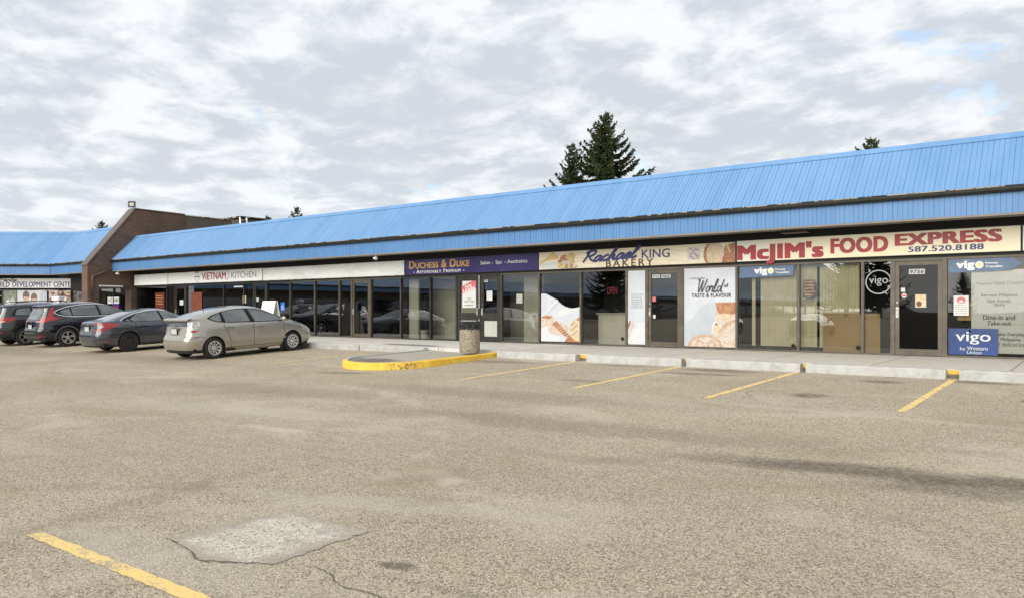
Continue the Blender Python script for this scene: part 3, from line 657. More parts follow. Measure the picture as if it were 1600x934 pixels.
    prius, sh = car('parked_car', 'champagne beige hatchback with silver multispoke wheels parked nearest the yellow island', spec); park(prius, -22.42, 12.3)
    # ---- graphite saloon
    rear = [(.14, .20), (.05, .30), (0, .48), (.01, .62), (.045, .70), (.08, .85), (.10, 1.0), (.13, 1.03), (.32, 1.06), (.52, 1.085), (.95, 1.22), (1.4, 1.345), (1.8, 1.40), (2.2, 1.415)]
    front = [(4.45, .19), (4.58, .32), (4.63, .5), (4.6, .64), (4.48, .74), (4.1, .85), (3.6, .94), (3.36, .985), (3.0, 1.14), (2.7, 1.265), (2.45, 1.36), (2.2, 1.415)]
    width = [(.19, .80), (.28, .86), (.45, .895), (.62, .90), (.76, .893), (.86, .888), (.93, .86), (.99, .815), (1.1, .745), (1.22, .66), (1.32, .58), (1.37, .48), (1.40, .30), (1.415, .06)]
    dlo = [(.80, 1.05), (1.0, 1.145), (1.35, 1.265), (1.8, 1.335), (2.25, 1.345), (2.6, 1.275), (3.0, 1.115), (3.30, .975), (3.25, .955), (2.4, .965), (1.5, .985), (1.05, 1.0)]
    fd = [(2.28, .28), (3.22, .28), (3.3, .45), (3.22, .955), (2.24, .965)]; rd = [(1.42, .60), (1.5, .44), (1.5, .28), (2.26, .28), (2.22, .97), (1.26, .99), (1.26, .88), (1.34, .74)]
    spec = dict(rear=rear, front=front, width=width, n=5.6, paint='p_grey', ra=1.02, fa=3.72, r=.33, arch=.372, rim='black', sill=None,
        side_regions=[('door', fd), ('door+r', rd), ('window_trim', dlo), ('window', [(1.22, 1.01), (1.12, 1.085), (1.38, 1.245), (1.8, 1.31), (2.13, 1.32), (2.2, .99)]), ('window+q', [(.95, 1.055), (1.05, 1.09), (1.14, 1.01), (1.08, 1.015)]),
                      ('window+c', [(2.3, .99), (2.2, 1.32), (2.5, 1.28), (2.9, 1.13), (3.08, 1.04), (3.1, .98)])],
        rear_regions=[('bumper_trim', [(-.1, .0), (3, .0), (3, .25), (-.1, .25)]), ('bumper_insert', [(.62, .33), (.62, .41), (1.0, .43), (1.0, .36), (.95, .33)]),
                      ('tail_lamp', [(.44, 1.005), (.80, 1.00), (1.16, .96), (1.30, .93), (1.08, .84), (.74, .735), (.52, .735), (.52, .80), (.72, .815), (.86, .90), (.80, .935), (.44, .945)]),
                      ('reflector', [(.86, .36), (.86, .40), (.98, .41), (.96, .36)]), ('clear_lens', [(.66, .84), (.72, .90), (.83, .90), (.75, .84)])],
        top_regions=[('rear_window', [(.50, -.1), (.50, .60), (1.32, .52), (1.32, -.1)], 1.08, 1.36), ('windscreen', [(2.6, -.1), (2.6, .48), (3.28, .66), (3.34, -.1)], .99, 1.34)],
        rglass='cglass', handles={'door': (2.42, .83), 'door+r': (1.52, .85)}, mirror=(3.08, .97), plate=(.062, .80, 0), emblem=(.085, .95),
        lines=[fd[1:], [(2.26, .28), (2.22, .96)], rd[2::-1] + [(1.34, .74), (1.26, .88), (1.26, .98)], [(1.5, .285), (3.25, .285)], [(.02, .60), (.4, .64), (.66, .60)], [(.86, .90), (1.35, .83), (3.4, .78)]],
        brights=[([(.78, 1.045), (.98, 1.15), (1.35, 1.275), (1.8, 1.345), (2.25, 1.355), (2.6, 1.285), (3.0, 1.125)], .028)])
    civic, _ = car('parked_car', 'graphite grey saloon on black steel wheels with C-shaped red tail lamps', spec); park(civic, -28.36, 12.35)
    # ---- black crossover with tall lamps
    rear = [(.16, .30), (.05, .40), (0, .55), (.01, .68), (.06, .74), (.09, .9), (.11, 1.03), (.20, 1.20), (.36, 1.48), (.30, 1.53), (.27, 1.575), (.42, 1.60), (.9, 1.645), (1.4, 1.67), (1.8, 1.68)]
    front = [(4.40, .26), (4.54, .40), (4.59, .6), (4.57, .82), (4.48, .95), (4.2, 1.04), (3.75, 1.12), (3.5, 1.17), (3.15, 1.33), (2.85, 1.465), (2.5, 1.59), (2.15, 1.655), (1.8, 1.68)]
    width = [(.26, .84), (.34, .895), (.5, .92), (.72, .928), (.9, .925), (1.02, .905), (1.1, .865), (1.2, .82), (1.35, .76), (1.48, .69), (1.57, .62), (1.63, .50), (1.665, .28), (1.68, .06)]
    dlo = [(.62, 1.315), (.78, 1.40), (1.05, 1.485), (1.6, 1.555), (2.1, 1.57), (2.5, 1.52), (2.95, 1.355), (3.36, 1.16), (3.3, 1.13), (2.3, 1.125), (1.3, 1.135), (.95, 1.17), (.72, 1.24)]
    fd = [(2.28, .42), (3.2, .42), (3.28, .6), (3.22, 1.13), (2.24, 1.125)]; rd = [(1.42, .72), (1.5, .55), (1.5, .42), (2.26, .42), (2.22, 1.125), (1.24, 1.14), (1.26, .98)]
    spec = dict(rear=rear, front=front, width=width, n=5.6, paint='p_black', ra=1.0, fa=3.66, r=.355, arch=.395, clad=.055, rim='five', sill=.40, floor=.25,
        side_regions=[('door', fd), ('door+r', rd), ('window_trim', dlo), ('window', [(.76, 1.30), (.86, 1.37), (1.08, 1.44), (1.16, 1.455), (1.2, 1.17), (.98, 1.20)]), ('window+b', [(1.24, 1.17), (1.22, 1.465), (1.6, 1.52), (2.14, 1.54), (2.2, 1.155)]), ('window+c', [(2.28, 1.155), (2.22, 1.535), (2.5, 1.49), (2.9, 1.34), (3.14, 1.215), (3.16, 1.16)])],
        rear_regions=[('bumper_trim', [(-.1, .0), (3, .0), (3, .58), (-.1, .54)]), ('bumper_insert', [(-.1, .45), (.66, .45), (.60, .36), (-.1, .36)]), ('reflector', [(.56, .45), (.86, .47), (.84, .41), (.60, .40)]),
                      ('tail_lamp', [(.36, 1.03), (.70, 1.07), (.80, 1.20), (.715, 1.48), (.80, 1.50), (.93, 1.26), (1.0, 1.15), (1.34, 1.115), (1.1, 1.03), (.80, .96), (.40, .955)]), ('clear_lens', [(.40, 1.0), (.66, 1.01), (.68, .985), (.40, .975)])],
        top_regions=[('rear_window', [(.10, -.1), (.10, .66), (.40, .57), (.40, -.1)], 1.07, 1.475), ('windscreen', [(2.6, -.1), (2.6, .54), (3.4, .72), (3.46, -.1)], 1.2, 1.58)],
        mats={'rear_window': 'cglass'}, rglass='cglass', handles={'door': (2.42, .99), 'door+r': (1.5, 1.0)}, mirror=(3.14, 1.14), plate=(.058, .80, 0), emblem=(.085, 1.0), clad_mat='grey_plastic',
        lines=[fd[1:], [(2.26, .42), (2.22, 1.12)], rd[2::-1] + [(1.26, .98), (1.24, 1.13)], [(.5, .93), (1.4, .985), (3.4, .98)], [(.02, .70), (.5, .70)]],
        brights=[([(2.5, 1.53), (2.1, 1.58), (1.6, 1.565), (1.05, 1.495), (.76, 1.405), (.60, 1.315), (.71, 1.23), (.95, 1.158), (1.3, 1.122), (2.3, 1.112), (3.3, 1.118)], .024)])
    crv, _ = car('parked_car', 'glossy black crossover with tall L-shaped red tail lamps and chrome window trim', spec); park(crv, -33.9, 12.6)
    # ---- charcoal seven seater
    rear = [(.16, .30), (.04, .42), (0, .60), (.01, .72), (.06, .78), (.10, .95), (.13, 1.08), (.22, 1.24), (.36, 1.50), (.30, 1.55), (.29, 1.59), (.45, 1.615), (1.0, 1.66), (1.5, 1.685), (2.0, 1.695)]
    front = [(4.68, .28), (4.83, .42), (4.88, .62), (4.86, .84), (4.76, .98), (4.4, 1.06), (3.95, 1.13), (3.7, 1.18), (3.3, 1.36), (3.0, 1.49), (2.65, 1.61), (2.3, 1.675), (2.0, 1.695)]
    width = [(.28, .83), (.36, .885), (.52, .912), (.74, .918), (.92, .912), (1.06, .89), (1.15, .85), (1.28, .80), (1.42, .74), (1.54, .67), (1.61, .58), (1.66, .44), (1.685, .24), (1.695, .06)]
    dlo = [(.58, 1.19), (.74, 1.44), (.84, 1.49), (1.6, 1.555), (2.2, 1.575), (2.65, 1.535), (3.1, 1.37), (3.5, 1.18), (3.4, 1.15), (2.4, 1.145), (1.2, 1.16)]
    fd = [(2.42, .42), (3.38, .42), (3.44, .6), (3.38, 1.14), (2.38, 1.145)]; rd = [(1.44, .74), (1.52, .56), (1.52, .42), (2.40, .42), (2.36, 1.145), (1.28, 1.16), (1.3, .98)]
    spec = dict(rear=rear, front=front, width=width, n=5., paint='p_char', ra=1.02, fa=3.91, r=.36, arch=.40, clad=.075, clad_mat='p_silver', rim='ten', sill=.38, floor=.25, mats={'wheel_arch_trim': 'p_char'},
        side_regions=[('door', fd), ('door+r', rd), ('window_trim', dlo), ('window', [(.70, 1.22), (.80, 1.42), (.88, 1.455), (1.26, 1.49), (1.30, 1.19)]), ('window+b', [(1.36, 1.19), (1.34, 1.50), (1.6, 1.525), (2.22, 1.545), (2.3, 1.175)]), ('window+c', [(2.4, 1.175), (2.34, 1.545), (2.62, 1.51), (3.04, 1.355), (3.3, 1.23), (3.3, 1.18)])],
        rear_regions=[('bumper_trim', [(-.1, .0), (3, .0), (3, .50), (-.1, .50)]), ('reflector', [(.5, .56), (.82, .57), (.82, .53), (.5, .52)]), ('tail_lamp', [(.34, 1.09), (.80, 1.13), (1.22, 1.12), (1.16, 1.02), (.86, .93), (.34, .93)]), ('clear_lens', [(.50, .985), (.84, 1.01), (.84, .965), (.5, .945)])],
        top_regions=[('rear_window', [(.12, -.1), (.12, .66), (.42, .58), (.42, -.1)], 1.12, 1.50), ('windscreen', [(2.75, -.1), (2.75, .54), (3.6, .72), (3.66, -.1)], 1.22, 1.6)],
        handles={'door': (2.56, 1.0), 'door+r': (1.56, 1.02)}, mirror=(3.3, 1.15), plate=(.068, .82, 0), emblem=(.10, 1.04),
        lines=[fd[1:], [(2.40, .42), (2.36, 1.14)], rd[2::-1] + [(1.3, .98), (1.28, 1.15)], [(.02, .74), (.5, .74)]])
    def ex2(root, s):
        for sg in (-1, 1):
            m = MB(); m.tube([(.75, sg * .60, 1.63), (.85, sg * .60, 1.70), (1.6, sg * .595, 1.735), (2.5, sg * .59, 1.72), (2.75, sg * .58, 1.64)], .016, 8); m.build('roof_rail', 'plastic', root, True)
    spec['extra'] = ex2
    suv, _ = car('parked_car', 'charcoal seven seat car with roof rails parked beyond the glossy black crossover', spec); park(suv, -36.95, 12.17)
    m = MB(); m.box(-.26, .26, -.13, .13, .03, .22, 0, .02); m.box(-.2, .2, -.08, .08, 0, .03)
    tb = m.build('roof_sign', 'white'); tag(tb, 'small blank white sign box on the roof of the charcoal seven seat car', 'roof sign'); tb.location = (-36.9, 14.85, lot(14.85) + 1.80); tb.rotation_euler = (0, 0, R(12))
    # ---- cars on the near side of the lot that the windows mirror
    def mirrored(src, x, y, head, lab, paint=None):
        c = copy_tree(src); c['label'] = lab; park(c, x, y, head)
        if paint: recolour(c, *paint)
        return c
    mirrored(prius, -29.5, 4.0, -90, 'silver grey hatchback standing across the lot, mirrored in the salon window', ('p_beige', 'p_silver'))
    mirrored(civic, -14.5, -6.0, -90, 'black saloon standing across the lot, mirrored in the food shop windows', ('p_grey', 'p_black'))
    mirrored(crv, -21.5, -8.0, -90, 'silver crossover standing across the lot, mirrored in the bakery windows', ('p_black', 'p_silver'))

# ------------------------------------------------------------------ the setting
def lot(y):
    """Height of the parking lot: flat near the camera, rising to the sidewalk kerb."""
    y = min(y, 17.05); s = .046
    if y >= 10.5: return -.17 - s * (17.05 - y)
    z0 = -.17 - s * 6.55
    if y >= 6.5: t = (10.5 - y) / 4; return z0 - s * 4 * (t - t * t / 2)
    return z0 - s * 2

def ribbed(mb, x0, x1, a, b, pitch=.22, depth=.016, clip=None, mi=0):
    """Trapezoid-ribbed sheet from the low edge a to the high edge b, both (y, z); clip(t, x) bends its end."""
    (y0, z0), (y1, z1) = a, b; L = math.hypot(y1 - y0, z1 - z0); ny, nz = -(z1 - z0) / L, (y1 - y0) / L
    xs = []; x = x0
    while x < x1:
        for d, h in ((0, 1), (.100, 1), (.103, .55), (.108, .55), (.111, 1), (.207, 1), (.210, 0), (.217, 0)):
            if x + d < x1: xs.append((x + d, h))
        x += pitch
    xs.append((x1, 0)); V = []
    for x, h in xs:
        for (y, z, t) in ((y0, z0, 0), (y1, z1, 1)):
            xx = clip(t, x) if clip else x; V.append((xx, y + ny * h * depth, z + nz * h * depth))
    return mb.add(V, [(2 * i, 2 * i + 2, 2 * i + 3, 2 * i + 1) for i in range(len(xs) - 1)], mi)

def along(mb, prof, x0, x1, mi=0):
    """A section (y, z) drawn out along x."""
    n = len(prof); V = [(x, y, z) for x in (x0, x1) for y, z in prof]
    return mb.add(V, [(i, (i + 1) % n, n + (i + 1) % n, n + i) for i in range(n)] + [tuple(reversed(range(n))), tuple(range(n, 2 * n))], mi)

def setting():
    ys = [-600, -200, -60, -20, 0, 3] + [6.5 + .5 * i for i in range(9)] + [12, 14, 17.05, 30, 80, 250, 700]
    m = MB(); xs = (-700, -120, -60, -40, -20, 0, 60, 700); V = [(x, y, lot(y)) for y in ys for x in xs]; n = len(xs)
    m.add(V, [(j * n + i, j * n + i + 1, j * n + n + i + 1, j * n + n + i) for j in range(len(ys) - 1) for i in range(n - 1)])
    tag(m.build('ground', 'asphalt', smooth=True), 'weathered grey asphalt of the parking lot', 'ground', kind='structure')
    m = MB(); m.box(-58, 9, 17.13, YF + .3, -.4, 0); tag(m.build('sidewalk', 'walk'), 'pale concrete walk along the shop fronts', 'sidewalk', kind='structure')
    m = MB()
    for a, b in ((-58, -43.9), (-43.88, -29.6), (-29.57, -19.25), (-19.2, -16.28)): m.box(a, b, 16.93, 17.128, -.5, .004, 0, .018)
    tag(m.build('kerb', 'stop'), 'grey concrete kerb beside the parked cars', 'kerb', kind='structure')
    m = MB(); m.box(-13.32, 9, 17.0, 17.128, -.5, -.03, 0, .012); tag(m.build('kerb', 'ygap'), 'yellow painted kerb behind the concrete stops', 'kerb', kind='structure')
    # yellow lines: four stall lines by the kerb and one near the camera
    def line(pts, w, ragged=.006):
        rnd = random.Random(int(abs(pts[0][0]) * 100)); (xa, ya), (xb, yb) = pts; L = math.hypot(xb - xa, yb - ya); k = int(L / .06); ux, uy = (xb - xa) / L, (yb - ya) / L; m = MB(); V = []
        for i in range(k + 1):
            for sd in (-1, 1):
                d = sd * (w / 2 + rnd.uniform(-ragged, ragged)); x = xa + ux * L * i / k - uy * d; y = ya + uy * L * i / k + ux * d; V.append((x, y, lot(y) + .004))
        m.add(V, [(2 * i, 2 * i + 1, 2 * i + 3, 2 * i + 2) for i in range(k)])
        tag(m.build('stall_line', 'line'), kind='structure')
    for xa, xb in ((-11.02, -10.62), (-8.06, -7.72), (-5.32, -5.04), (-2.27, -2.11)): line([(xa, 12.6), (xb, 16.72)], .125)
    for x in (-18.35, -21.2, -24.05, -26.9, -29.75, -32.6, -35.45, -38.3): line([(x, 12.9), (x + .02, 16.75)], .10, .012)
    line([(-6.45, 2.43), (-2.2, 2.5)], .115, .008)
    # repair patch, crack and pothole in the asphalt
    rnd = random.Random(4); z = lot(3) + .005; P = []
    for (a, b), (c, d) in zip([(-5.52, 3.0), (-4.86, 2.86), (-4.38, 3.12), (-4.45, 4.0), (-5.44, 4.06)], [(-4.86, 2.86), (-4.38, 3.12), (-4.45, 4.0), (-5.44, 4.06), (-5.52, 3.0)]):
        for i in range(14): P.append((a + (c - a) * i / 14 + rnd.uniform(-.022, .022), b + (d - b) * i / 14 + rnd.uniform(-.022, .022), z))
    m = MB(); m.add(P, [tuple(range(len(P)))]); tag(m.build('asphalt_patch', 'patch'), 'pale square repair patch near the yellow line', 'asphalt patch', kind='structure')
    def crack(pts, w):
        m = MB(); P = spline(pts, 10); V = []
        for i, (x, y) in enumerate(P):
            ww = w * rnd.uniform(.35, 1.3) * (.3 + min(1, i / 6, (len(P) - 1 - i) / 6)); x += rnd.uniform(-.008, .008); y += rnd.uniform(-.008, .008); V += [(x, y - ww, lot(y) + .006), (x, y + ww, lot(y) + .006)]
        m.add(V, [(2 * i, 2 * i + 2, 2 * i + 3, 2 * i + 1) for i in range(len(P) - 1)]); tag(m.build('asphalt_crack', 'crack'), kind='structure')
    crack([(-5.53, 2.98), (-5.1, 2.92), (-4.85, 2.85), (-4.6, 2.98), (-4.36, 3.13)], .005); crack([(-4.37, 3.12), (-4.32, 3.5), (-4.2, 3.9)], .004)
    crack([(-4.15, 3.25), (-3.95, 3.22), (-3.7, 3.12), (-3.4, 3.14), (-3.2, 3.02)], .004); crack([(-2.6, 3.5), (-2.2, 3.48), (-1.8, 3.3), (-1.2, 3.32)], .003)
    crack([(-3.1, 2.75), (-2.95, 2.72), (-2.7, 2.6)], .004)

def wheel_stops():
    ends = [(-13.28, -10.68, 'below the striped bread poster'), (-10.35, -7.72, 'below the bakery door'), (-7.60, -4.98, 'below the tan blinds'), (-4.86, -2.24, 'below the food shop door'), (-2.01, .6, 'below the blue window placard')]
    for i, (a, b, w) in enumerate(ends):
        m = MB(); n = 26; rnd = random.Random(i); prof = [(16.74, -.2), (16.745, -.02), (16.765, .008), (16.97, .012), (16.99, -.01), (16.995, -.2)]; k = len(prof); V = []
        for j in range(n + 1):
            x = a + (b - a) * j / n; e = .012 if j in (0, n) else 0
            for y, z in prof: V.append((x, y + rnd.uniform(-.004, .004) + (e if y < 16.85 else -e), (z + rnd.uniform(-.005, .004) - e) if z > -.1 else z))
        m.add(V, [(j * k + q, j * k + (q + 1) % k, j * k + k + (q + 1) % k, j * k + k + q) for j in range(n) for q in range(k)] + [tuple(range(k)), tuple(reversed(range(n * k, n * k + k)))])
        o = m.build('wheel_stop', 'stop', smooth=True, auto=40); finish(tag(o, 'white washed concrete wheel stop ' + w, 'wheel stop', 'concrete wheel stops along the sidewalk'))
    # rounded yellow island reaching into the lot
    root = empty('kerb_island', 'yellow kerbed island with a rounded nose reaching out from the bin', 'kerb island')
    xl, xr, yb, yn = -16.25, -13.42, 17.0, 12.95; cx = (xl + xr) / 2; rad = (xr - xl) / 2
    pts = [(xr, yb - (yb - yn - rad) * i / 16) for i in range(16)] + [(cx + rad * math.cos(t) * 1.0, yn + rad - rad * math.sin(t)) for t in (math.pi * i / 22 for i in range(23))] + [(xl, yn + rad + (yb - yn - rad) * i / 16) for i in range(1, 17)]
    m = MB(); V = []; n = len(pts); m2 = MB()
    for i, (x, y) in enumerate(pts):
        px, py = pts[max(i - 1, 0)]; qx, qy = pts[min(i + 1, n - 1)]; d = math.hypot(qx - px, qy - py); nx, ny = (qy - py) / d, -(qx - px) / d       # towards the island
        nx, ny = -nx, -ny
        if (cx - x) * nx + (14.9 - y) * ny < 0: nx, ny = -nx, -ny
        z = lot(y); t = z + .135 + .05 * min(1, max(0, (16.5 - y) / 2.5))
        for o, h in ((0, z - .1), (.012, t - .03), (.035, t - .004), (.06, t), (.15, t - .002), (.165, z - .1)): V.append((x + nx * o, y + ny * o, h))
    k = 6; m.add(V, [(i * k + q, i * k + k + q, i * k + k + q + 1, i * k + q + 1) for i in range(n - 1) for q in range(k - 1)], 0)
    m.mi = [1 if (i // (k - 1)) >= 33 else 0 for i in range(len(m.f))]
    m.build('kerb_ring', ['ykerb', 'stop'], root, True, 35)
    V = []
    for i in range(n):
        b = i * k + 5; x, y, z = m.v[b]; V.append((x, y, lot(y) + .105 + .05 * min(1, max(0, (16.5 - y) / 2.5))))
    V += [(xr - .16, 17.1, -.04), (xl + .16, 17.1, -.04)]; V = V[:n] + [(xl + .16, 17.12, -.045), (xr - .16, 17.12, -.045)]
    rows = []; h = (n - 1) // 2
    L = [V[h - i] for i in range(h + 1)][::-1]; Rr = [V[h + i] for i in range(h + 1)][::-1]; mm = MB(); VV = []
    for i in range(h + 1):
        a, b = V[i], V[n - 1 - i]
        for t in np.linspace(0, 1, 9): VV.append((a[0] + (b[0] - a[0]) * t, a[1] + (b[1] - a[1]) * t, a[2] + (b[2] - a[2]) * t - .03 * math.sin(math.pi * t)))
    mm.add(VV, [(i * 9 + j, i * 9 + j + 1, i * 9 + 10 + j, i * 9 + 9 + j) for i in range(h) for j in range(8)]); mm.build('island_fill', 'island', root, True); finish(root)
    # bin
    root = empty('litter_bin', 'round pebbled concrete litter bin with black liner folded over the rim', 'litter bin'); bx, by, bz = -14.02, 16.45, -.055
    m = MB(); m.lathe([(.26, 0), (.285, .012), (.29, .03), (.29, .70), (.24, .72), (.24, .2)], 40, (bx, by, bz)); m.build('drum', 'aggregate', root, True, 40)
    m = MB(); rnd = random.Random(2); V = []; K = 48; prof = [(.298, .66), (.305, .72), (.303, .80), (.30, .86), (.285, .885), (.25, .88), (.22, .80), (.20, .60)]
    for r, h in prof:
        for q in range(K):
            w = .010 * math.sin(q * 2.6) + rnd.uniform(-.008, .008); V.append((bx + (r + w) * math.cos(2 * math.pi * q / K), by + (r + w) * math.sin(2 * math.pi * q / K), bz + h + (rnd.uniform(-.02, .02) if h < .7 else rnd.uniform(-.006, .006))))
    m.add(V, [(i * K + q, i * K + (q + 1) % K, i * K + K + (q + 1) % K, i * K + K + q) for i in range(len(prof) - 1) for q in range(K)]); m.build('liner', 'liner', root, True)
    for q in (-1.95, -1.1, -2.8):
        m = MB(); m.lathe([(.002, -.004), (.018, -.004), (.018, .004), (.002, .004)], 10, (bx + .288 * math.cos(q), by + .288 * math.sin(q), bz + .07), 'y'); m.build('drain_hole', 'black', root)
    finish(root)

# ------------------------------------------------------------------ buildings
def window(parent, x0, x1, z1=2.44, mat='frame', glass='glass', sill=.04, mull=.032):
    m = MB(); m.frame(x0, x1, YF - .045, YF + .075, 0.005, z1, mull, mull, .05, sill)
    w = m.build('window', mat, parent)
    p = MB(); p.flat([(x0 + mull, sill), (x1 - mull, sill), (x1 - mull, z1 - .05), (x0 + mull, z1 - .05)], YF + .02); p.build('pane', glass, w); return w
def door(parent, x0, x1, z1=2.44, mat='frame', glass='glass', stile=.095, rail=.16, mid=None, hside=-1, jamb=.07):
    m = MB(); m.frame(x0, x1, YF - .05, YF + .08, 0.004, z1, jamb, jamb, .07, 0); d = m.build('door_frame', mat, parent)
    a, b = x0 + jamb + .006, x1 - jamb - .006; t = z1 - .078
    m = MB(); m.frame(a, b, YF - .03, YF + .03, .014, t, stile, stile, stile, rail)
    if mid: m.box(a + stile, b - stile, YF - .026, YF + .028, mid[0], mid[1])
    lf = m.build('door', mat, parent)
    p = MB(); p.flat([(a + stile, rail), (b - stile, rail), (b - stile, t - stile), (a + stile, t - stile)], YF + .005); p.build('pane', glass, lf)
    hx = a + stile / 2 if hside < 0 else b - stile / 2
    h = MB(); h.box(hx - .03, hx + .03, YF - .042, YF - .03, .96, 1.22); h.tube([(hx, YF - .042, 1.0), (hx, YF - .085, 1.02), (hx, YF - .085, 1.17), (hx, YF - .042, 1.19)], .011, 8)
    h.lathe([(.002, -.004), (.017, -.004), (.017, .004), (.002, .004)], 12, (hx, YF - .036, 1.34), 'y')
    h.build('handle', 'alu', lf); return lf

def eaves(root, x0, x1, roof=((20.13, 3.905), (21.5, 5.27)), fas=(3.29, 3.75), yf=20.2, clip=None, ry=None, wall=YF, ends=True, close=True):
    """Mansard roof, ridge cap, gutter, fascia and soffit of one run of shops."""
    m = MB(); ribbed(m, x0, x1, *roof, clip=clip); m.build('roof', 'roof', root)
    (ya, za), (yb, zb) = roof; c0 = x0 if not clip else x0; e = (lambda t, x: clip(t, x)) if clip else (lambda t, x: x)
    sl = (zb - za) / (yb - ya)
    m = MB(); along(m, [(yb - .12, zb - .12 * sl + .036), (yb - .125, zb - .125 * sl + .05), (yb + .02, zb + .075), (yb + .2, zb + .05), (yb + .2, zb + .03), (yb + .02, zb + .05)], e(1, x0), e(1, x1)); m.build('ridge_cap', 'roof', root)
    m = MB(); along(m, [(yf - .02, za - .14), (yf - .10, za - .14), (yf - .15, za - .09), (yf - .16, za - .03), (yf - .145, za - .025), (yf - .135, za - .09), (yf - .095, za - .125), (yf - .02, za - .125)], e(0, x0), e(0, x1)); m.build('gutter', 'gutter', root)
    m = MB(); along(m, [(yf - .115, za - .02), (yf - .12, za + .002), (yf + .03, za + .035), (yf + .03, za - .03), (yf - .02, za - .10), (yf - .02, za - .02)], e(0, x0), e(0, x1)); m.build('drip_edge', 'drip', root)
    m = MB(); ribbed(m, x0, x1, (yf, fas[0]), (yf, za - .08), pitch=.22, depth=.014, clip=(lambda t, x: clip(0, x)) if clip else None); m.build('fascia', 'fascia', root)
    m = MB(); along(m, [(yf - .035, fas[0] - .035), (yf - .035, fas[0] + .012), (yf - .002, fas[0] + .012), (yf + .02, fas[0] - .005), (yf + .42, fas[0] - .005), (yf + .42, fas[0] - .035)], e(0, x0), e(0, x1)); m.build('soffit', 'soffit', root)
    m = MB(); along(m, [(yf + .425, fas[0] - .03), (yf + .425, fas[0] + .10), (wall - .05, fas[0] + .10), (wall - .05, fas[0] + .07), (yf + .45, fas[0] + .07), (yf + .45, fas[0] - .03)], e(0, x0), e(0, x1)); m.build('soffit_recess', 'black', root)  # the shade of the recess is put into this board's black

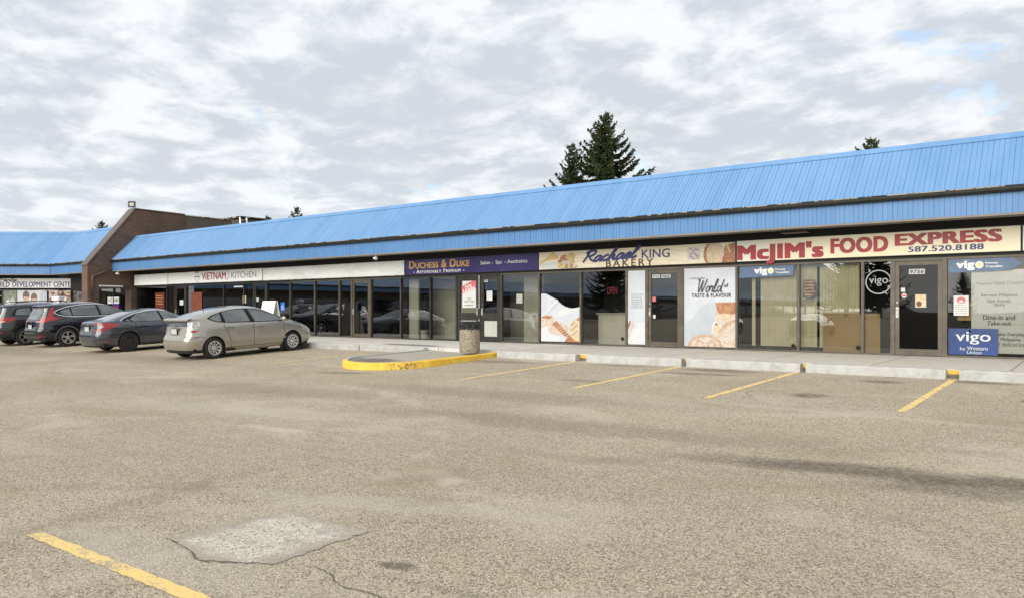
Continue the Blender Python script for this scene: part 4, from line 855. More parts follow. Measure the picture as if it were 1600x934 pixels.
def shops():
    root = empty('strip_mall', 'long single storey row of shops under a ribbed blue metal roof', 'shop building'); x0, x1 = -43.19, 8.
    eaves(root, x0, x1)
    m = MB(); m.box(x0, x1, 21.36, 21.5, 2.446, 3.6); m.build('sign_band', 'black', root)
    m = MB(); m.box(x0, x1, 21.72, 33, 4.9, 5.05); m.build('flat_roof', 'parapet', root)
    m = MB(); m.box(x0, x1, 33, 33.3, -.4, 5.04); m.box(x1 - .3, x1, 21.5, 32.99, -.4, 4.89); m.build('outer_wall', 'parapet', root)
    m = MB(); m.box(x0 - .001, x1 - .31, YF + .1, 27, -.2, .003); m.build('shop_floor', 'in_floor', root)
    m = MB(); m.box(x0, x1 - .31, 21.51, 27, 2.75, 2.8); m.build('shop_ceiling', 'in_ceil', root)
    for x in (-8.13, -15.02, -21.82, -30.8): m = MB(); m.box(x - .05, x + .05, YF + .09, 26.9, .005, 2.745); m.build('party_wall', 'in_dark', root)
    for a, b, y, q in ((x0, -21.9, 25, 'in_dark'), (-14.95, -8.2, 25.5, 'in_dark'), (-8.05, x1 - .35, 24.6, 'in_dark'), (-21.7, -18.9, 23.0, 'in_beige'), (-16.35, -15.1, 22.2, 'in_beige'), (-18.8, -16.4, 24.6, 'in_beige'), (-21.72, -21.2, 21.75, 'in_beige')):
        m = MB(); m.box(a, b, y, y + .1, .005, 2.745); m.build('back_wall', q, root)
    # window bays, from the food shop back to the brick wall
    window(root, -2.853, 1.2, glass='glass_clear'); window(root, 1.2, 4.2); window(root, 4.2, 7.7)
    door(root, -4.059, -2.853, glass='glass_door')
    window(root, -4.760, -4.059); window(root, -6.394, -4.760); window(root, -8.134, -6.394); window(root, -9.797, -8.134)
    door(root, -11.015, -9.797, glass='glass_dark'); window(root, -11.711, -11.015); window(root, -13.414, -11.711); window(root, -15.094, -13.414); window(root, -16.756, -15.094)
    a, b, c = -18.867, -17.734, -16.756
    door(root, a, b, mat='frame_dark', mid=(.78, 1.05), hside=1, jamb=.05, stile=.12); door(root, b, c, mat='frame_dark', mid=(.78, 1.05), hside=-1, jamb=.05, stile=.12)
    m = MB(); m.box(b - .02, b + .02, YF - .075, YF - .052, .02, .82); m.box(b - .02, b + .02, YF - .075, YF - .052, 1.2, 2.4); m.build('astragal', 'alu', root)
    for q, r in ((a, b), (b, c)): m = MB(); m.flat([(q + .19, .2), (r - .19, .2), (r - .19, .76), (q + .19, .76)], YF - .002); m.build('kick_panel', 'film', root)
    window(root, -20.207, -18.867, mat='frame_dark'); window(root, -21.806, -20.207, mat='frame_dark')
    for p, q in ((580, 627), (531, 550), (492.5, 531), (454, 492.5), (418, 454), (382, 397), (350, 382), (292, 350), (261, 274), (214, 261)):
        window(root, {580: -23.552, 531: -25.507, 492.5: -27.151, 454: -28.898, 418: -30.635, 382: -32.480, 350: -34.221, 292: -37.646, 261: -39.635, 214: -42.891}[p],
               {627: -21.806, 550: -24.732, 531: -25.507, 492.5: -27.151, 454: -28.898, 397: -31.697, 382: -32.480, 350: -34.221, 274: -38.786, 261: -39.635}[q], glass='glass_dark', mat='frame_dark' if p < 450 else 'frame')
    door(root, -24.732, -23.552, glass='glass_dark'); door(root, -31.697, -30.635, glass='glass_dark', mat='frame_dark'); door(root, -38.786, -37.646, glass='glass_dark', mat='frame_dark')
    finish(root)
    # brick fire wall that crosses the walk, with an opening for people
    root = empty('brick_wall', 'brown brick wall with sloped top crossing the walk at the roof end', 'brick wall'); xa, xb = -43.87, -43.2
    pr = [(18.87, -.3), (19.47, -.3), (19.47, 2.42), (21.22, 2.42), (21.22, -.3), (24.4, -.3), (24.4, 6.80), (21.45, 6.84), (18.87, 3.56)]
    m = MB(); along(m, pr, xa, xb); m.build('wall', 'brick', root)
    m = MB(); along(m, [(18.83, 3.555), (18.83, 3.625), (21.43, 6.91), (24.42, 6.87), (24.42, 6.81), (21.46, 6.85), (18.875, 3.57)], xa - .04, xb + .04); m.build('coping', 'coping', root)
    m = MB(); m.box(xb + .002, xb + .05, 19.47, 20.75, 2.425, 2.50); m.build('lintel', 'white', root)
    m = MB(); m.tube([(-43.1, 20.05, 3.34), (-43.12, 19.6, 3.18), (-43.13, 19.12, 2.98), (-43.13, 19.08, 2.88), (-43.13, 19.08, 0)], .045, 10); m.build('downpipe', 'pipe', root, True); finish(root)
    root = empty('parapet_wall', 'brown metal parapet running back behind the blue roof', 'parapet')
    m = MB(); m.box(-43.85, -43.25, 24.43, 27.6, 4.6, 6.76); m.build('cladding', 'parapet', root); m = MB(); m.box(-43.9, -43.2, 24.43, 27.63, 6.763, 6.82); m.build('coping', 'drip', root); finish(root)
    root = empty('rooftop_unit', 'pale flat topped rooftop unit standing behind the ridge', 'rooftop unit')
    m = MB(); m.box(-46, -43.1, 28.2, 36.5, 5.06, 7.0, 0, .03); m.build('casing', 'parapet', root); m = MB(); m.box(-46.2, -42.95, 28.0, 36.7, 7.003, 7.09); m.build('lid', 'drip', root); finish(root)
    root = empty('roof_ladder', 'short pale metal ladder leaning on the brown parapet', 'ladder'); m = MB()
    yy, xx = 28.15, -42.85
    for s in (-.24, .24): m.tube([(xx + .25, yy + s, 5.1), (xx, yy + s, 6.98)], .055, 6)
    m.build('side_rail', 'alu', root); m = MB()
    for k in range(7): m.tube([(xx + .25 - k * .036, yy - .24, 5.2 + k * .27), (xx + .25 - k * .036, yy + .24, 5.2 + k * .27)], .03, 6)
    m.build('rung', 'alu', root); finish(root)
    root = empty('floodlight', 'black square floodlight standing on top of the brick wall', 'floodlight')
    m = MB(); m.tube([(-43.5, 21.5, 6.9), (-43.5, 21.5, 7.05)], .03, 8); m.tube([(-43.5, 21.35, 7.0), (-43.5, 21.65, 7.0)], .02, 6); m.build('bracket', 'plastic', root)
    V = []
    for d, s in ((0, .21), (.12, .17), (.18, .10)):
        for sx, sz in ((-1, -1), (1, -1), (1, 1), (-1, 1)): V.append((sx * s, d, sz * s * .85))
    T = lambda p: (-43.5 + p[0] * math.cos(.6) - p[1] * math.sin(.6), 21.4 + p[0] * math.sin(.6) + p[1] * math.cos(.6), 7.14 + p[2] + p[1] * .25)
    m = MB(); m.add([T(v) for v in V], [(0, 1, 5, 4), (1, 2, 6, 5), (2, 3, 7, 6), (3, 0, 4, 7), (4, 5, 9, 8), (5, 6, 10, 9), (6, 7, 11, 10), (7, 4, 8, 11), (8, 9, 10, 11)]); m.add([T((x * .21, -.003, z * .178)) for x, z in ((-1, -1), (1, -1), (1, 1), (-1, 1))], [(0, 1, 2, 3)]); m.build('housing', 'plastic', root)
    m = MB(); m.add([T((x * .12, -.012, z * .09)) for x, z in ((-1, -1), (1, -1), (1, 1), (-1, 1))], [(0, 1, 2, 3)]); m.build('lens', 'film', root); finish(root)
    for px, lab in (((-22.1, 20.32, 3.25)), 'small white flood lamp under the fascia above the blank sign cover'), ((-42.75, 20.28, 3.25), 'small white flood lamp under the fascia beside the brick wall'):
        root = empty('soffit_lamp', lab, 'lamp', 'flood lamps under the blue fascia'); x, y, z = px
        m = MB(); m.lathe([(.05, 0), (.05, -.02), (.02, -.03), (.02, -.06)], 12, (x, y, z - .002)); m.build('mount', 'white', root)
        m = MB(); m.lathe([(.03, -.09), (.06, -.02), (.075, .06), (.07, .07), (.002, .06)][::-1], 14, (x, y - .03, z - .11), 'y'); m.build('lamp_head', 'white', root, True); finish(root)
    root = empty('soffit_vent', 'dark square vent box in the soffit above the red lettered sign', 'vent')
    m = MB(); m.frame(-6.62, -5.95, 20.55, 20.95, 3.19, 3.252, .03, .03, .012, .012); m.build('vent_frame', 'frame_dark', root); m = MB(); m.box(-6.58, -5.99, 20.58, 20.92, 3.195, 3.235); m.build('grille', 'black', root); finish(root)
    # ---- the block beyond the brick wall, and its wing turned towards the lot
    root = empty('corner_building', 'blue roofed shop block beyond the brick wall with its wing turned towards the lot', 'shop building')
    cl = lambda t, x: max(x, -51.21 - .64 * t)
    eaves(root, -52.2, -43.88, roof=((20.13, 3.97), (22.0, 6.08)), fas=(3.33, 3.80), clip=cl)
    m = MB(); m.box(-51.6, -43.88, YF, YF + .2, 2.42, 3.7); m.box(-51.6, -43.88, YF + .0, YF + .2, -.1, .35); m.build('sign_band', 'black', root)
    m = MB(); m.box(-51.6, -43.88, 24, 24.1, 0, 5.8); m.build('back_wall', 'in_dark', root)
    for a, b in ((-45.6, -43.9), (-47.4, -45.6), (-49.2, -47.4), (-51.2, -49.2)): window(root, a, b, glass='glass_dark', mat='frame_dark', sill=.36)
    XF[0] = PHI
    def wing_eaves():
        c2 = lambda t, x: min(x, -28.57 + .63 * t)
        global YF
        keep = YF; eaves(root, -62, -27.9, roof=((47.03, 3.97), (48.9, 6.08)), fas=(3.33, 3.80), yf=47.1, clip=c2, wall=48.3)
        m = MB(); m.box(-62, -28.75, 48.3, 48.5, 2.445, 3.7); m.build('sign_band', 'black', root)
        m = MB(); m.box(-62, -28.75, 52, 52.2, 0, 5.8); m.build('back_wall', 'in_dark', root)
        YF = 48.3
        for a, b in ((-62, -56), (-56, -50), (-50, -44), (-44, -38), (-38, -32.3), (-32.3, -31.65), (-31.65, -29.55), (-29.55, -28.8)): window(root, a, b, glass='glass_dark', mat='frame_dark', sill=.3)
        YF = keep
    wing_eaves(); XF[0] = 0.; finish(root)
    XF[0] = 0.
    # ---- the long block along the far left side of the lot, which the windows mirror
    root = empty('strip_mall', 'long blue roofed row along the far side of the lot, mirrored in the windows', 'shop building'); XF[0] = R(90)
    def far():
        global YF
        keep = YF; eaves(root, -300, 3, roof=((68.73, 3.905), (70.1, 5.27)), yf=68.8, wall=70.)
        m = MB(); m.box(-300, 3, 70, 70.2, -.6, 3.7); m.build('shop_wall', 'parapet', root); m = MB(); m.box(-299.9, 2.9, 70.3, 82, -.6, 5.2); m.build('outer_wall', 'parapet', root)
        m = MB()
        for i in range(30): m = MB(); m.box(-7 - i * 10, 1.5 - i * 10, 69.96, 69.998, 0, 2.4); m.build('shop_window', 'pglass', root); YF = keep
    far(); XF[0] = 0.; finish(root)

# ------------------------------------------------------------------ signs, posters and what stands in the windows
YS = 21.28                 # face of the fascia signs
def panel(name, label, cat, box, mat, y=YS, th=.07, rim='frame_dark', group=None):
    x0, x1, z0, z1 = box; root = empty(name, label, cat, group)
    m = MB(); m.box(x0 + .012, x1 - .012, y, y + th, z0 + .012, z1 - .012); m.build('panel', mat, root)
    if rim: m = MB(); m.frame(x0, x1, y - .012, y + th - .002, z0, z1, .012, .012, .012, .012); m.build('retainer', rim, root)
    return root
def letters(root, items, mat, y, name='lettering'):
    m = MB()
    for it in items: lettering(m, it[0], *it[1], y, **(it[2] if len(it) > 2 else {}))
    return m.build(name, mat, root)
def uv(box): x0, x1, z0, z1 = box; return lambda u, v: (x0 + u * (x1 - x0), z0 + v * (z1 - z0))
def oval(f, cu, cv, ru, rv, a0=0, a1=360, k=22, wob=0, seed=0):
    r = random.Random(seed); return [f(cu + ru * w * math.cos(R(a)), cv + rv * w * math.sin(R(a))) for a, w in ((a0 + (a1 - a0) * i / k, 1 + r.uniform(-wob, wob)) for i in range(k + (0 if a1 - a0 >= 360 else 1)))]
def art(root, box, shapes, y, name='printed_picture'):
    """Flat print: shapes are (material, points in 0..1) or a function of the box mapping."""
    f = uv(box); mats = []; m = MB()
    for i, (mt, pts) in enumerate(shapes):
        P = pts(f) if callable(pts) else [f(u, v) for u, v in pts]
        if mt not in mats: mats.append(mt)
        m.flat([(min(max(x, box[0]), box[1]), min(max(z, box[2]), box[3])) for x, z in P], y - .0012 * (i + 1), mats.index(mt))
    return m.build(name, mats, root)

SCRIPT = {  # brush-script letters as strokes in a cell 0..w wide, x-height .5
    'R': [[(.22, .95), (.12, .5), (0, .02)], [(.02, .78), (.15, .98), (.55, 1.0), (.62, .78), (.45, .58), (.2, .5)], [(.28, .5), (.45, .22), (.72, .02)]],
    'a': [[(.42, .44), (.25, .5), (.08, .3), (.06, .1), (.18, .02), (.34, .2), (.44, .46), (.38, .14), (.46, .03), (.58, .12)]],
    'c': [[(.40, .40), (.28, .5), (.1, .32), (.06, .12), (.2, .02), (.44, .14)]],
    'h': [[(.0, .05), (.18, .5), (.36, .98), (.26, .95), (.12, .4), (.06, .02), (.2, .36), (.34, .46), (.36, .3), (.32, .08), (.44, .03), (.54, .12)]],
    'e': [[(.06, .24), (.3, .3), (.36, .44), (.24, .5), (.08, .3), (.08, .1), (.22, .02), (.44, .14)]],
    'l': [[(.0, .08), (.2, .5), (.36, .98), (.24, .96), (.1, .4), (.1, .06), (.22, .02), (.38, .16)]],
    'W': [[(.06, .9), (.0, 1.0), (.12, 1.0), (.1, .4), (.16, .0), (.34, .5), (.46, .95), (.44, .4), (.5, .02), (.7, .5), (.86, 1.05)]],
    'o': [[(.3, .48), (.12, .4), (.04, .16), (.14, .02), (.32, .12), (.38, .36), (.28, .48), (.44, .42)]],
    'r': [[(.0, .1), (.14, .5), (.2, .42), (.36, .46), (.3, .2), (.32, .04), (.46, .1)]],
    'd': [[(.36, .42), (.2, .48), (.06, .28), (.06, .08), (.2, .04), (.38, .3), (.62, 1.0), (.46, .4), (.44, .04), (.58, .08)]],
    'P': [[(.2, .95), (.1, .5), (.0, .0)], [(.0, .8), (.2, 1.0), (.5, .9), (.48, .62), (.2, .45)]],
    't': [[(.2, .85), (.1, .3), (.12, .04), (.28, .1)], [(.0, .55), (.34, .6)]], 'i': [[(.1, .48), (.04, .1), (.14, .02), (.26, .12)], [(.17, .68), (.2, .74)]],
}
ADV = dict(R=.66, a=.5, c=.4, h=.5, e=.4, l=.34, W=.84, o=.38, r=.40, d=.6, P=.5, t=.28, i=.22)
def script(root, word, box, mat, y, w=.09, name='script_lettering', lean=.12, rise=0.):
    x0, x1, z0, z1 = box; tot = sum(ADV.get(c, .3) for c in word) + .15; sx = (x1 - x0) / tot; sz = z1 - z0; m = MB(); cx = 0
    for k, c in enumerate(word):
        for j, st in enumerate(SCRIPT.get(c, [])):
            m.stroke([(x0 + (cx + px + lean * (pz - .3)) * sx, z0 + pz * sz + rise * (cx + px) / tot) for px, pz in spline(st, 7)], w, y - .004 - .0006 * ((k * 3 + j) % 5), taper=False)
        cx += ADV.get(c, .3)
    return m.build(name, mat, root)

def shop_signs():
    # red lettered sign of the food shop
    s = panel('shop_sign', 'cream fascia sign with big red food shop name and blue phone number', 'shop sign', (-8.10, -1.30, 2.51, 3.12), 'cream')
    letters(s, [('McJIM\'s', (-8.079, -5.706, 2.560, 2.978), dict(bold=.06, fit='M')), ('FOOD', (-5.533, -4.125, 2.631, 3.038), dict(bold=.055)), ('EXPRESS', (-3.977, -1.669, 2.758, 3.062), dict(bold=.055))], 'red', YS)
    letters(s, [('587.520.8188', (-3.670, -2.041, 2.589, 2.730), dict(bold=.03))], 'navy', YS, 'phone_number'); finish(s)
    s = panel('shop_sign', 'white fascia sign with a dark blue letter, cut by the picture edge', 'shop sign', (-1.28, 4.5, 2.51, 3.12), 'white_sheet')
    letters(s, [('A', (-1.21, -.92, 2.72, 2.98), dict(bold=.03))], 'navy', YS); finish(s)
    # bakery sign
    b = (-15.04, -8.12, 2.50, 3.10); s = panel('shop_sign', 'pale wood grained bakery sign with wheat and a sliced loaf printed on it', 'shop sign', b, 'wood_print')
    script(s, 'Rachael', (-13.216, -11.207, 2.682, 3.040), 'navy', YS, .074, lean=.28, rise=.10)
    letters(s, [('KING', (-11.123, -10.177, 2.741, 3.005), dict(bold=.012))], 'navy', YS); letters(s, [('BAKERY', (-12.397, -10.728, 2.509, 2.730), dict(bold=.025, space=1.35))], 'brown_ink', YS, 'small_lettering')
    wb = (-15.010, -13.488, 2.503, 3.190); rnd = random.Random(3); sh = []
    sh.append(('cloth', lambda f: oval(f, .32, .22, .34, .2, wob=.06)))
    for i in range(9):
        a = R(12 + i * 9); sh.append(('wheat', (lambda a, i: lambda f: [f(.02 + .0 * i, .52 - .02 * i), f(.02 + .45 * math.cos(a * .5), .56 + .42 * math.sin(a) + .03), f(.05 + .48 * math.cos(a * .5), .54 + .42 * math.sin(a) - .03), f(.04, .46 - .02 * i)])(a, i)))
    for i in range(16): sh.append((('crust', 'crumb', 'wheat', 'flour')[i % 4], (lambda cu, cv, r1, r2, sd: lambda f: oval(f, cu, cv, r1, r2, wob=.12, seed=sd))(rnd.uniform(.5, .85), rnd.uniform(.12, .7), rnd.uniform(.06, .11), rnd.uniform(.09, .17), i)))
    for i in range(3): sh.append(('wheat', (lambda i: lambda f: [f(.76 + .04 * i, .4), f(.82 + .05 * i, .92 - .05 * i), f(.86 + .05 * i, .9 - .05 * i), f(.8 + .04 * i, .38)])(i)))
    for i in range(5): sh.append((('crumb', 'crust')[i % 2], (lambda i: lambda f: oval(f, .7 + .06 * i, .12 + .02 * (i % 2), .06, .1, wob=.1, seed=i))(i)))
    art(s, (wb[0], wb[1], 2.52, 3.08), sh, YS)
    lb = (-9.124, -8.135, 2.509, 3.012); lb = (lb[0], lb[1], 2.515, 3.07)
    art(s, lb, [('crust', lambda f: oval(f, .30, .46, .27, .66)), ('crumb', lambda f: oval(f, .38, .46, .26, .62)), ('crust', lambda f: [f(.58, 0), f(.60, .45), f(.72, .9), f(1, 1), f(1, 0)]), ('crumb', lambda f: oval(f, .47, .45, .20, .56)), ('wheat', lambda f: [f(.72, .88), f(.84, .5), f(.88, .5), f(.8, .92)]), ('red', lambda f: [f(.62, .02), f(.64, .3), f(.68, .3), f(.66, .02)])], YS - .02, 'loaf_picture')
    m = MB(); x0, x1, z0, z1 = -9.608, -9.184, 2.614, 3.013; rr = random.Random(8); m.flat([(x0, z0), (x1, z0), (x1, z1), (x0, z1)], YS - .003)
    mk = m.build('pale_square', 'cloth', s); m = MB()
    for r_ in range(3):
        for c_ in range(3):
            cx, cz = x0 + (x1 - x0) * (.25 + .25 * c_), z0 + (z1 - z0) * (.22 + .28 * r_); m.stroke(spline([(cx - .05, cz + rr.uniform(-.04, .06)), (cx, cz + rr.uniform(-.07, .07)), (cx + .05, cz + rr.uniform(-.06, .05))], 5), .022, YS - .006)
    m.build('ornament', 'crust', mk); finish(s)
    # salon sign
    s = panel('shop_sign', 'deep indigo salon sign with gold name and fine white lettering', 'shop sign', (-21.48, -15.06, 2.50, 3.09), 'indigo')
    letters(s, [('Duchess & Duke', (-21.241, -18.152, 2.739, 3.035), dict(bold=.018, caps=.74))], 'gold', YS)
    letters(s, [('- Affordably Premium -', (-21.014, -18.397, 2.551, 2.687), dict(bold=.012, caps=.74, space=1.15)), ('Salon -  Spa  - Aesthetics', (-17.620, -15.524, 2.740, 2.908), dict())], 'white', YS, 'small_lettering'); finish(s)
    # white signs further back
    s = panel('shop_sign', 'white fascia sign sheeted over with a sagging blank cover', 'shop sign', (-30.82, -21.51, 2.50, 3.09), 'white_sheet', rim='drip')
    m = MB(); rnd = random.Random(5); nx, nz = 60, 8; V = []
    for j in range(nz + 1):
        for i in range(nx + 1): V.append((-30.72 + 9.12 * i / nx, YS - .012 - .02 * abs(math.sin(i * .45 + j * .8)) * (j / nz) - rnd.uniform(0, .008), 2.53 + .53 * j / nz))
    m.add(V, [(j * (nx + 1) + i, j * (nx + 1) + i + 1, (j + 1) * (nx + 1) + i + 1, (j + 1) * (nx + 1) + i) for j in range(nz) for i in range(nx)]); m.build('cover', 'cover', s, True); finish(s)
    s = panel('shop_sign', 'white fascia sign with red and grey restaurant name and a noodle bowl emblem', 'shop sign', (-39.3, -30.84, 2.51, 3.10), 'white_sheet', rim='drip')
    letters(s, [('VIETNAM', (-36.011, -33.863, 2.654, 3.019), dict(bold=.015))], 'red', YS); letters(s, [('KITCHEN', (-33.396, -31.346, 2.679, 2.979))], 'grey_ink', YS, 'thin_lettering')
    x0, x1, z0, z1 = -36.724, -36.195, 2.566, 3.084; f = uv((x0, x1, z0, z1)); m = MB(); q = lambda P, w: m.stroke(P, w, YS - .004)
    m.flat([f(0, .58), f(1, .58), f(.94, .46), f(.06, .46)], YS - .004); q([f(.04, .5), f(.12, .28), f(.35, .16), f(.35, .04), f(.65, .04), f(.65, .16), f(.88, .28), f(.96, .5)], .025); q([f(.5, .6), f(.55, .8)], .02); m.flat([f(.15, 1), f(.8, .98), f(.85, .9), f(.2, .88)], YS - .004)
    m.build('bowl_emblem', 'grey_ink', s)
    x0, x1, z0, z1 = -33.835, -33.560, 2.593, 3.080; f = uv((x0, x1, z0, z1)); m = MB(); m.stroke(spline([f(.6, 1), f(.7, .8), f(.95, .5), f(.5, .15), f(.1, 0)], 6), .03, YS - .004); m.build('chilli_emblem', 'red', s); finish(s)
    s = panel('shop_sign', 'narrower blank white fascia sign next to the brick wall', 'shop sign', (-42.95, -39.32, 2.50, 3.10), 'white_sheet', rim='drip'); finish(s)
    # the wing: child care sign and its neighbour
    XF[0] = PHI
    s = panel('shop_sign', 'pale grey child care sign with purple capitals on the far wing', 'shop sign', (-41.5, -27.58, 2.52, 3.13), 'white_sheet', y=48.1, rim='frame_dark')
    letters(s, [('CHILD', (-32.768, -31.715, 2.576, 2.920), dict(bold=.03)), ('DEVELOPMENT', (-31.553, -29.082, 2.576, 2.920), dict(bold=.03)), ('CENTER', (-28.961, -27.664, 2.576, 2.920), dict(bold=.03))], 'indigo', 48.1)
    script(s, 'Petite Perle', (-33.618, -31.208, 2.932, 3.143), 'ink', 48.1, .035, lean=.2); finish(s)
    b = -27.604, -27.097, 2.527, 3.143; s = panel('shop_sign', 'small pale square sign with a round grey emblem beside the brick wall', 'shop sign', b, 'film', y=48.1)
    art(s, b, [('grey_ink', lambda f: oval(f, .55, .6, .3, .34)), ('film', lambda f: oval(f, .5, .66, .18, .2)), ('ink', lambda f: oval(f, .66, .5, .12, .12)), ('grey_ink', [(.1, .12), (.7, .12), (.7, .2), (.1, .2)])], 48.09, 'emblem'); finish(s)
    def poster(lab, b, shapes, y=48.22, mat='poster_white', name='window_poster', cat='poster', grp=None):
        r = empty(name, lab, cat, grp); m = MB(); m.box(b[0], b[1], y, y + .004, b[2], b[3]); m.build('sheet', mat, r)
        if shapes: art(r, b, shapes, y)
        return r
    b = (-31.330, -29.447, 1.231, 2.373); kid = lambda cu, cv, s_: [('hair', lambda f: oval(f, cu, cv + .09 * s_, .11 * s_, .27 * s_, wob=.05)), ('skin', lambda f: oval(f, cu + .01, cv, .08 * s_, .19 * s_)), ('hair', lambda f: oval(f, cu, cv + .16 * s_, .10 * s_, .13 * s_, wob=.08))]
    finish(poster('wide white window poster with two brown haired children reading together', b, [('poster_grey', [(.7, 0), (1, 0), (1, 1), (.8, 1)])] + [('kids_shirt', lambda f: oval(f, .30, .12, .22, .36)), ('cloth', lambda f: oval(f, .58, .05, .22, .32))] + kid(.30, .62, 1.0) + kid(.57, .52, .95)))
    b = (-29.325, -27.381, 1.231, 2.373); rnd = random.Random(6); sh = []
    for i in range(34):
        cu, cv = rnd.uniform(.05, .95), rnd.uniform(.1, .95); r1 = rnd.uniform(.045, .08); sh += [(('hair', 'kids_shirt', 'burgundy', 'cloth', 'green_print')[i % 5], (lambda cu, cv, r1, i: lambda f: oval(f, cu, cv - .1, r1 * 1.2, r1 * 1.9, wob=.2, seed=i))(cu, cv, r1, i)), ('skin', (lambda cu, cv, r1, i: lambda f: oval(f, cu, cv, r1 * .8, r1 * 1.5, wob=.1, seed=i + 50))(cu, cv, r1, i)), ('hair', (lambda cu, cv, r1, i: lambda f: oval(f, cu, cv + .06, r1 * .85, r1 * .9, wob=.15, seed=i + 90))(cu, cv, r1, i))]
    sh.append(('burgundy', lambda f: oval(f, .62, .12, .17, .2)))
    finish(poster('window poster crowded with many small children on the far wing', b, sh, mat='kids'))
    b = (-32.201, -31.371, 1.231, 2.373); finish(poster('dim green window picture left of the two reading children', b, [('green_print', lambda f: oval(f, .4, .6, .3, .3, wob=.2)), ('cloth', lambda f: oval(f, .35, .2, .2, .3, wob=.2)), ('film', lambda f: oval(f, .7, .3, .2, .3, wob=.2))], mat='green_print'))
    XF[0] = 0.
    yo = YF - .006                                              # just outside the pane
    # ---- bakery posters on the glass
    b = (-9.77, -8.155, .07, 2.40); p = poster('tall white bakery poster with script heading and round floured loaves', b, [
        ('poster_grey', lambda f: [f(0, .30), f(.06, .31), f(.14, .34), f(.22, .40), f(.30, .47), f(.38, .525), f(.50, .555), f(.64, .56), f(1, .56), f(1, 0), f(0, 0)]),
        ('cloth', lambda f: oval(f, .64, .24, .09, .1, wob=.12)), ('flour', lambda f: oval(f, .86, .40, .25, .16, wob=.05)), ('crust', lambda f: [f(.62, .555), f(.64, .46), f(.66, .43), f(.76, .405), f(.88, .40), f(1, .42), f(1, .56), f(.8, .558)]),
        ('crumb', lambda f: oval(f, .80, .385, .16, .035, wob=.1)), ('flour', lambda f: oval(f, .98, .12, .32, .22, wob=.03)), ('crumb', lambda f: oval(f, .64, .22, .06, .09, wob=.1)),
        ('swirl', lambda f: oval(f, .42, .0, .33, .155, 0, 180, wob=.03)), ('flour', lambda f: oval(f, .42, .0, .275, .122, 0, 180, wob=.05)), ('swirl', lambda f: oval(f, .32, .02, .10, .065, wob=.2, seed=4)), ('flour', lambda f: oval(f, .33, .02, .06, .035, wob=.2, seed=5)), ('swirl', lambda f: oval(f, .54, .02, .085, .06, wob=.2, seed=6)), ('flour', lambda f: oval(f, .55, .02, .04, .03, wob=.2, seed=7)), ('swirl', lambda f: [f(.68, .2), f(.80, .30), f(1, .355), f(1, .33), f(.82, .27), f(.72, .18)]), ('ink', lambda f: oval(f, .635, .285, .015, .012))], y=yo)
    letters(p, [('A WHOLE NEW', (-9.592, -9.099, 2.057, 2.110), dict(space=1.1)), ('of', (-8.508, -8.383, 1.805, 1.912), dict(bold=.02)), ('TASTE & FLAVOUR', (-9.514, -8.295, 1.523, 1.639), dict(bold=.014, space=1.12))], 'ink', yo - .02)
    script(p, 'World', (-9.328, -8.499, 1.670, 2.035), 'ink', yo - .02, .026, lean=.2); finish(p)
    b = (-11.67, -11.05, .08, 2.38); p = poster('narrow white door side panel with rows of fine print and a slice of bread', b, [('cloth', lambda f: [f(0, 0), f(1, 0), f(1, .30), f(.6, .29), f(.3, .2), f(0, .12)]), ('flour', lambda f: [f(0, .12), f(.12, .2), f(.3, .33), f(.42, .325), f(.3, .24), f(.14, .12), f(0, .06)]), ('crust', lambda f: [f(0, .26), f(.08, .31), f(.18, .33), f(.14, .27), f(.02, .2)])], y=yo)
    x0, x1, z0, z1 = -11.563, -11.115, 1.220, 1.632; m = MB(); rr = random.Random(3)
    for z in (z0, z1): m.flat([(x0, z), (x1, z), (x1, z + .012), (x0, z + .012)], yo - .012)
    for r_ in range(6):
        x = x0 + .03
        while x < x1 - .06:
            w = rr.uniform(.02, .06); z = z0 + .05 + r_ * (z1 - z0 - .06) / 6; m.flat([(x, z), (x + w, z), (x + w, z + .022), (x, z + .022)], yo - .012); x += w + rr.uniform(.02, .05)
    m.build('fine_print', 'grey_ink', p); finish(p)
    b = (-15.02, -13.44, .09, 1.72); r = empty('window_poster', 'bakery window print with sliced brown bread on linen under a wavy edge', 'poster'); f = uv(b); m = MB()
    wave = spline([(0, .985), (.12, .985), (.25, .93), (.4, .86), (.55, .755), (.7, .70), (.82, .685), (1, .715)], 6)
    m.prism([f(0, 0)] + [f(1, 0)] + [f(u, v) for u, v in wave[::-1]], yo, yo + .003); m.build('sheet', 'poster_white', r)
    sh = [('cloth', [(.05, .5), (.1, .52), (.45, .84), (.40, .87)]), ('cloth', [(.40, .60), (.45, .50), (.98, .66), (.99, .70), (.72, .68), (.62, .70)]), ('poster_grey', [(.06, .5), (.09, .5), (.46, .80), (.43, .82)]),
          ('flour', lambda f: oval(f, .18, .40, .2, .17, wob=.1)), ('crust', lambda f: oval(f, .16, .50, .13, .032, wob=.1)), ('cloth', lambda f: oval(f, .2, .12, .32, .2, wob=.12)), ('flour', lambda f: oval(f, .42, .28, .25, .15, wob=.12)), ('crust', lambda f: [f(.6, 0), f(.72, .14), f(1, .06), f(1, 0)]), ('crumb', lambda f: oval(f, 1.0, .25, .28, .24)), ('crust', lambda f: [f(.9, .46), f(1, .52), f(1, .46), f(.95, .42)])]
    for i in range(7): sh += [('crust', (lambda i: lambda f: [f(.29 + .05 * i, .36 - .036 * i), f(.40 + .048 * i, .425 - .04 * i), f(.455 + .045 * i, .37 - .038 * i), f(.335 + .05 * i, .305 - .034 * i)])(i)), ('crumb', (lambda i: lambda f: [f(.32 + .05 * i, .325 - .036 * i), f(.445 + .046 * i, .385 - .039 * i), f(.455 + .045 * i, .372 - .038 * i), f(.335 + .05 * i, .305 - .034 * i)])(i))]
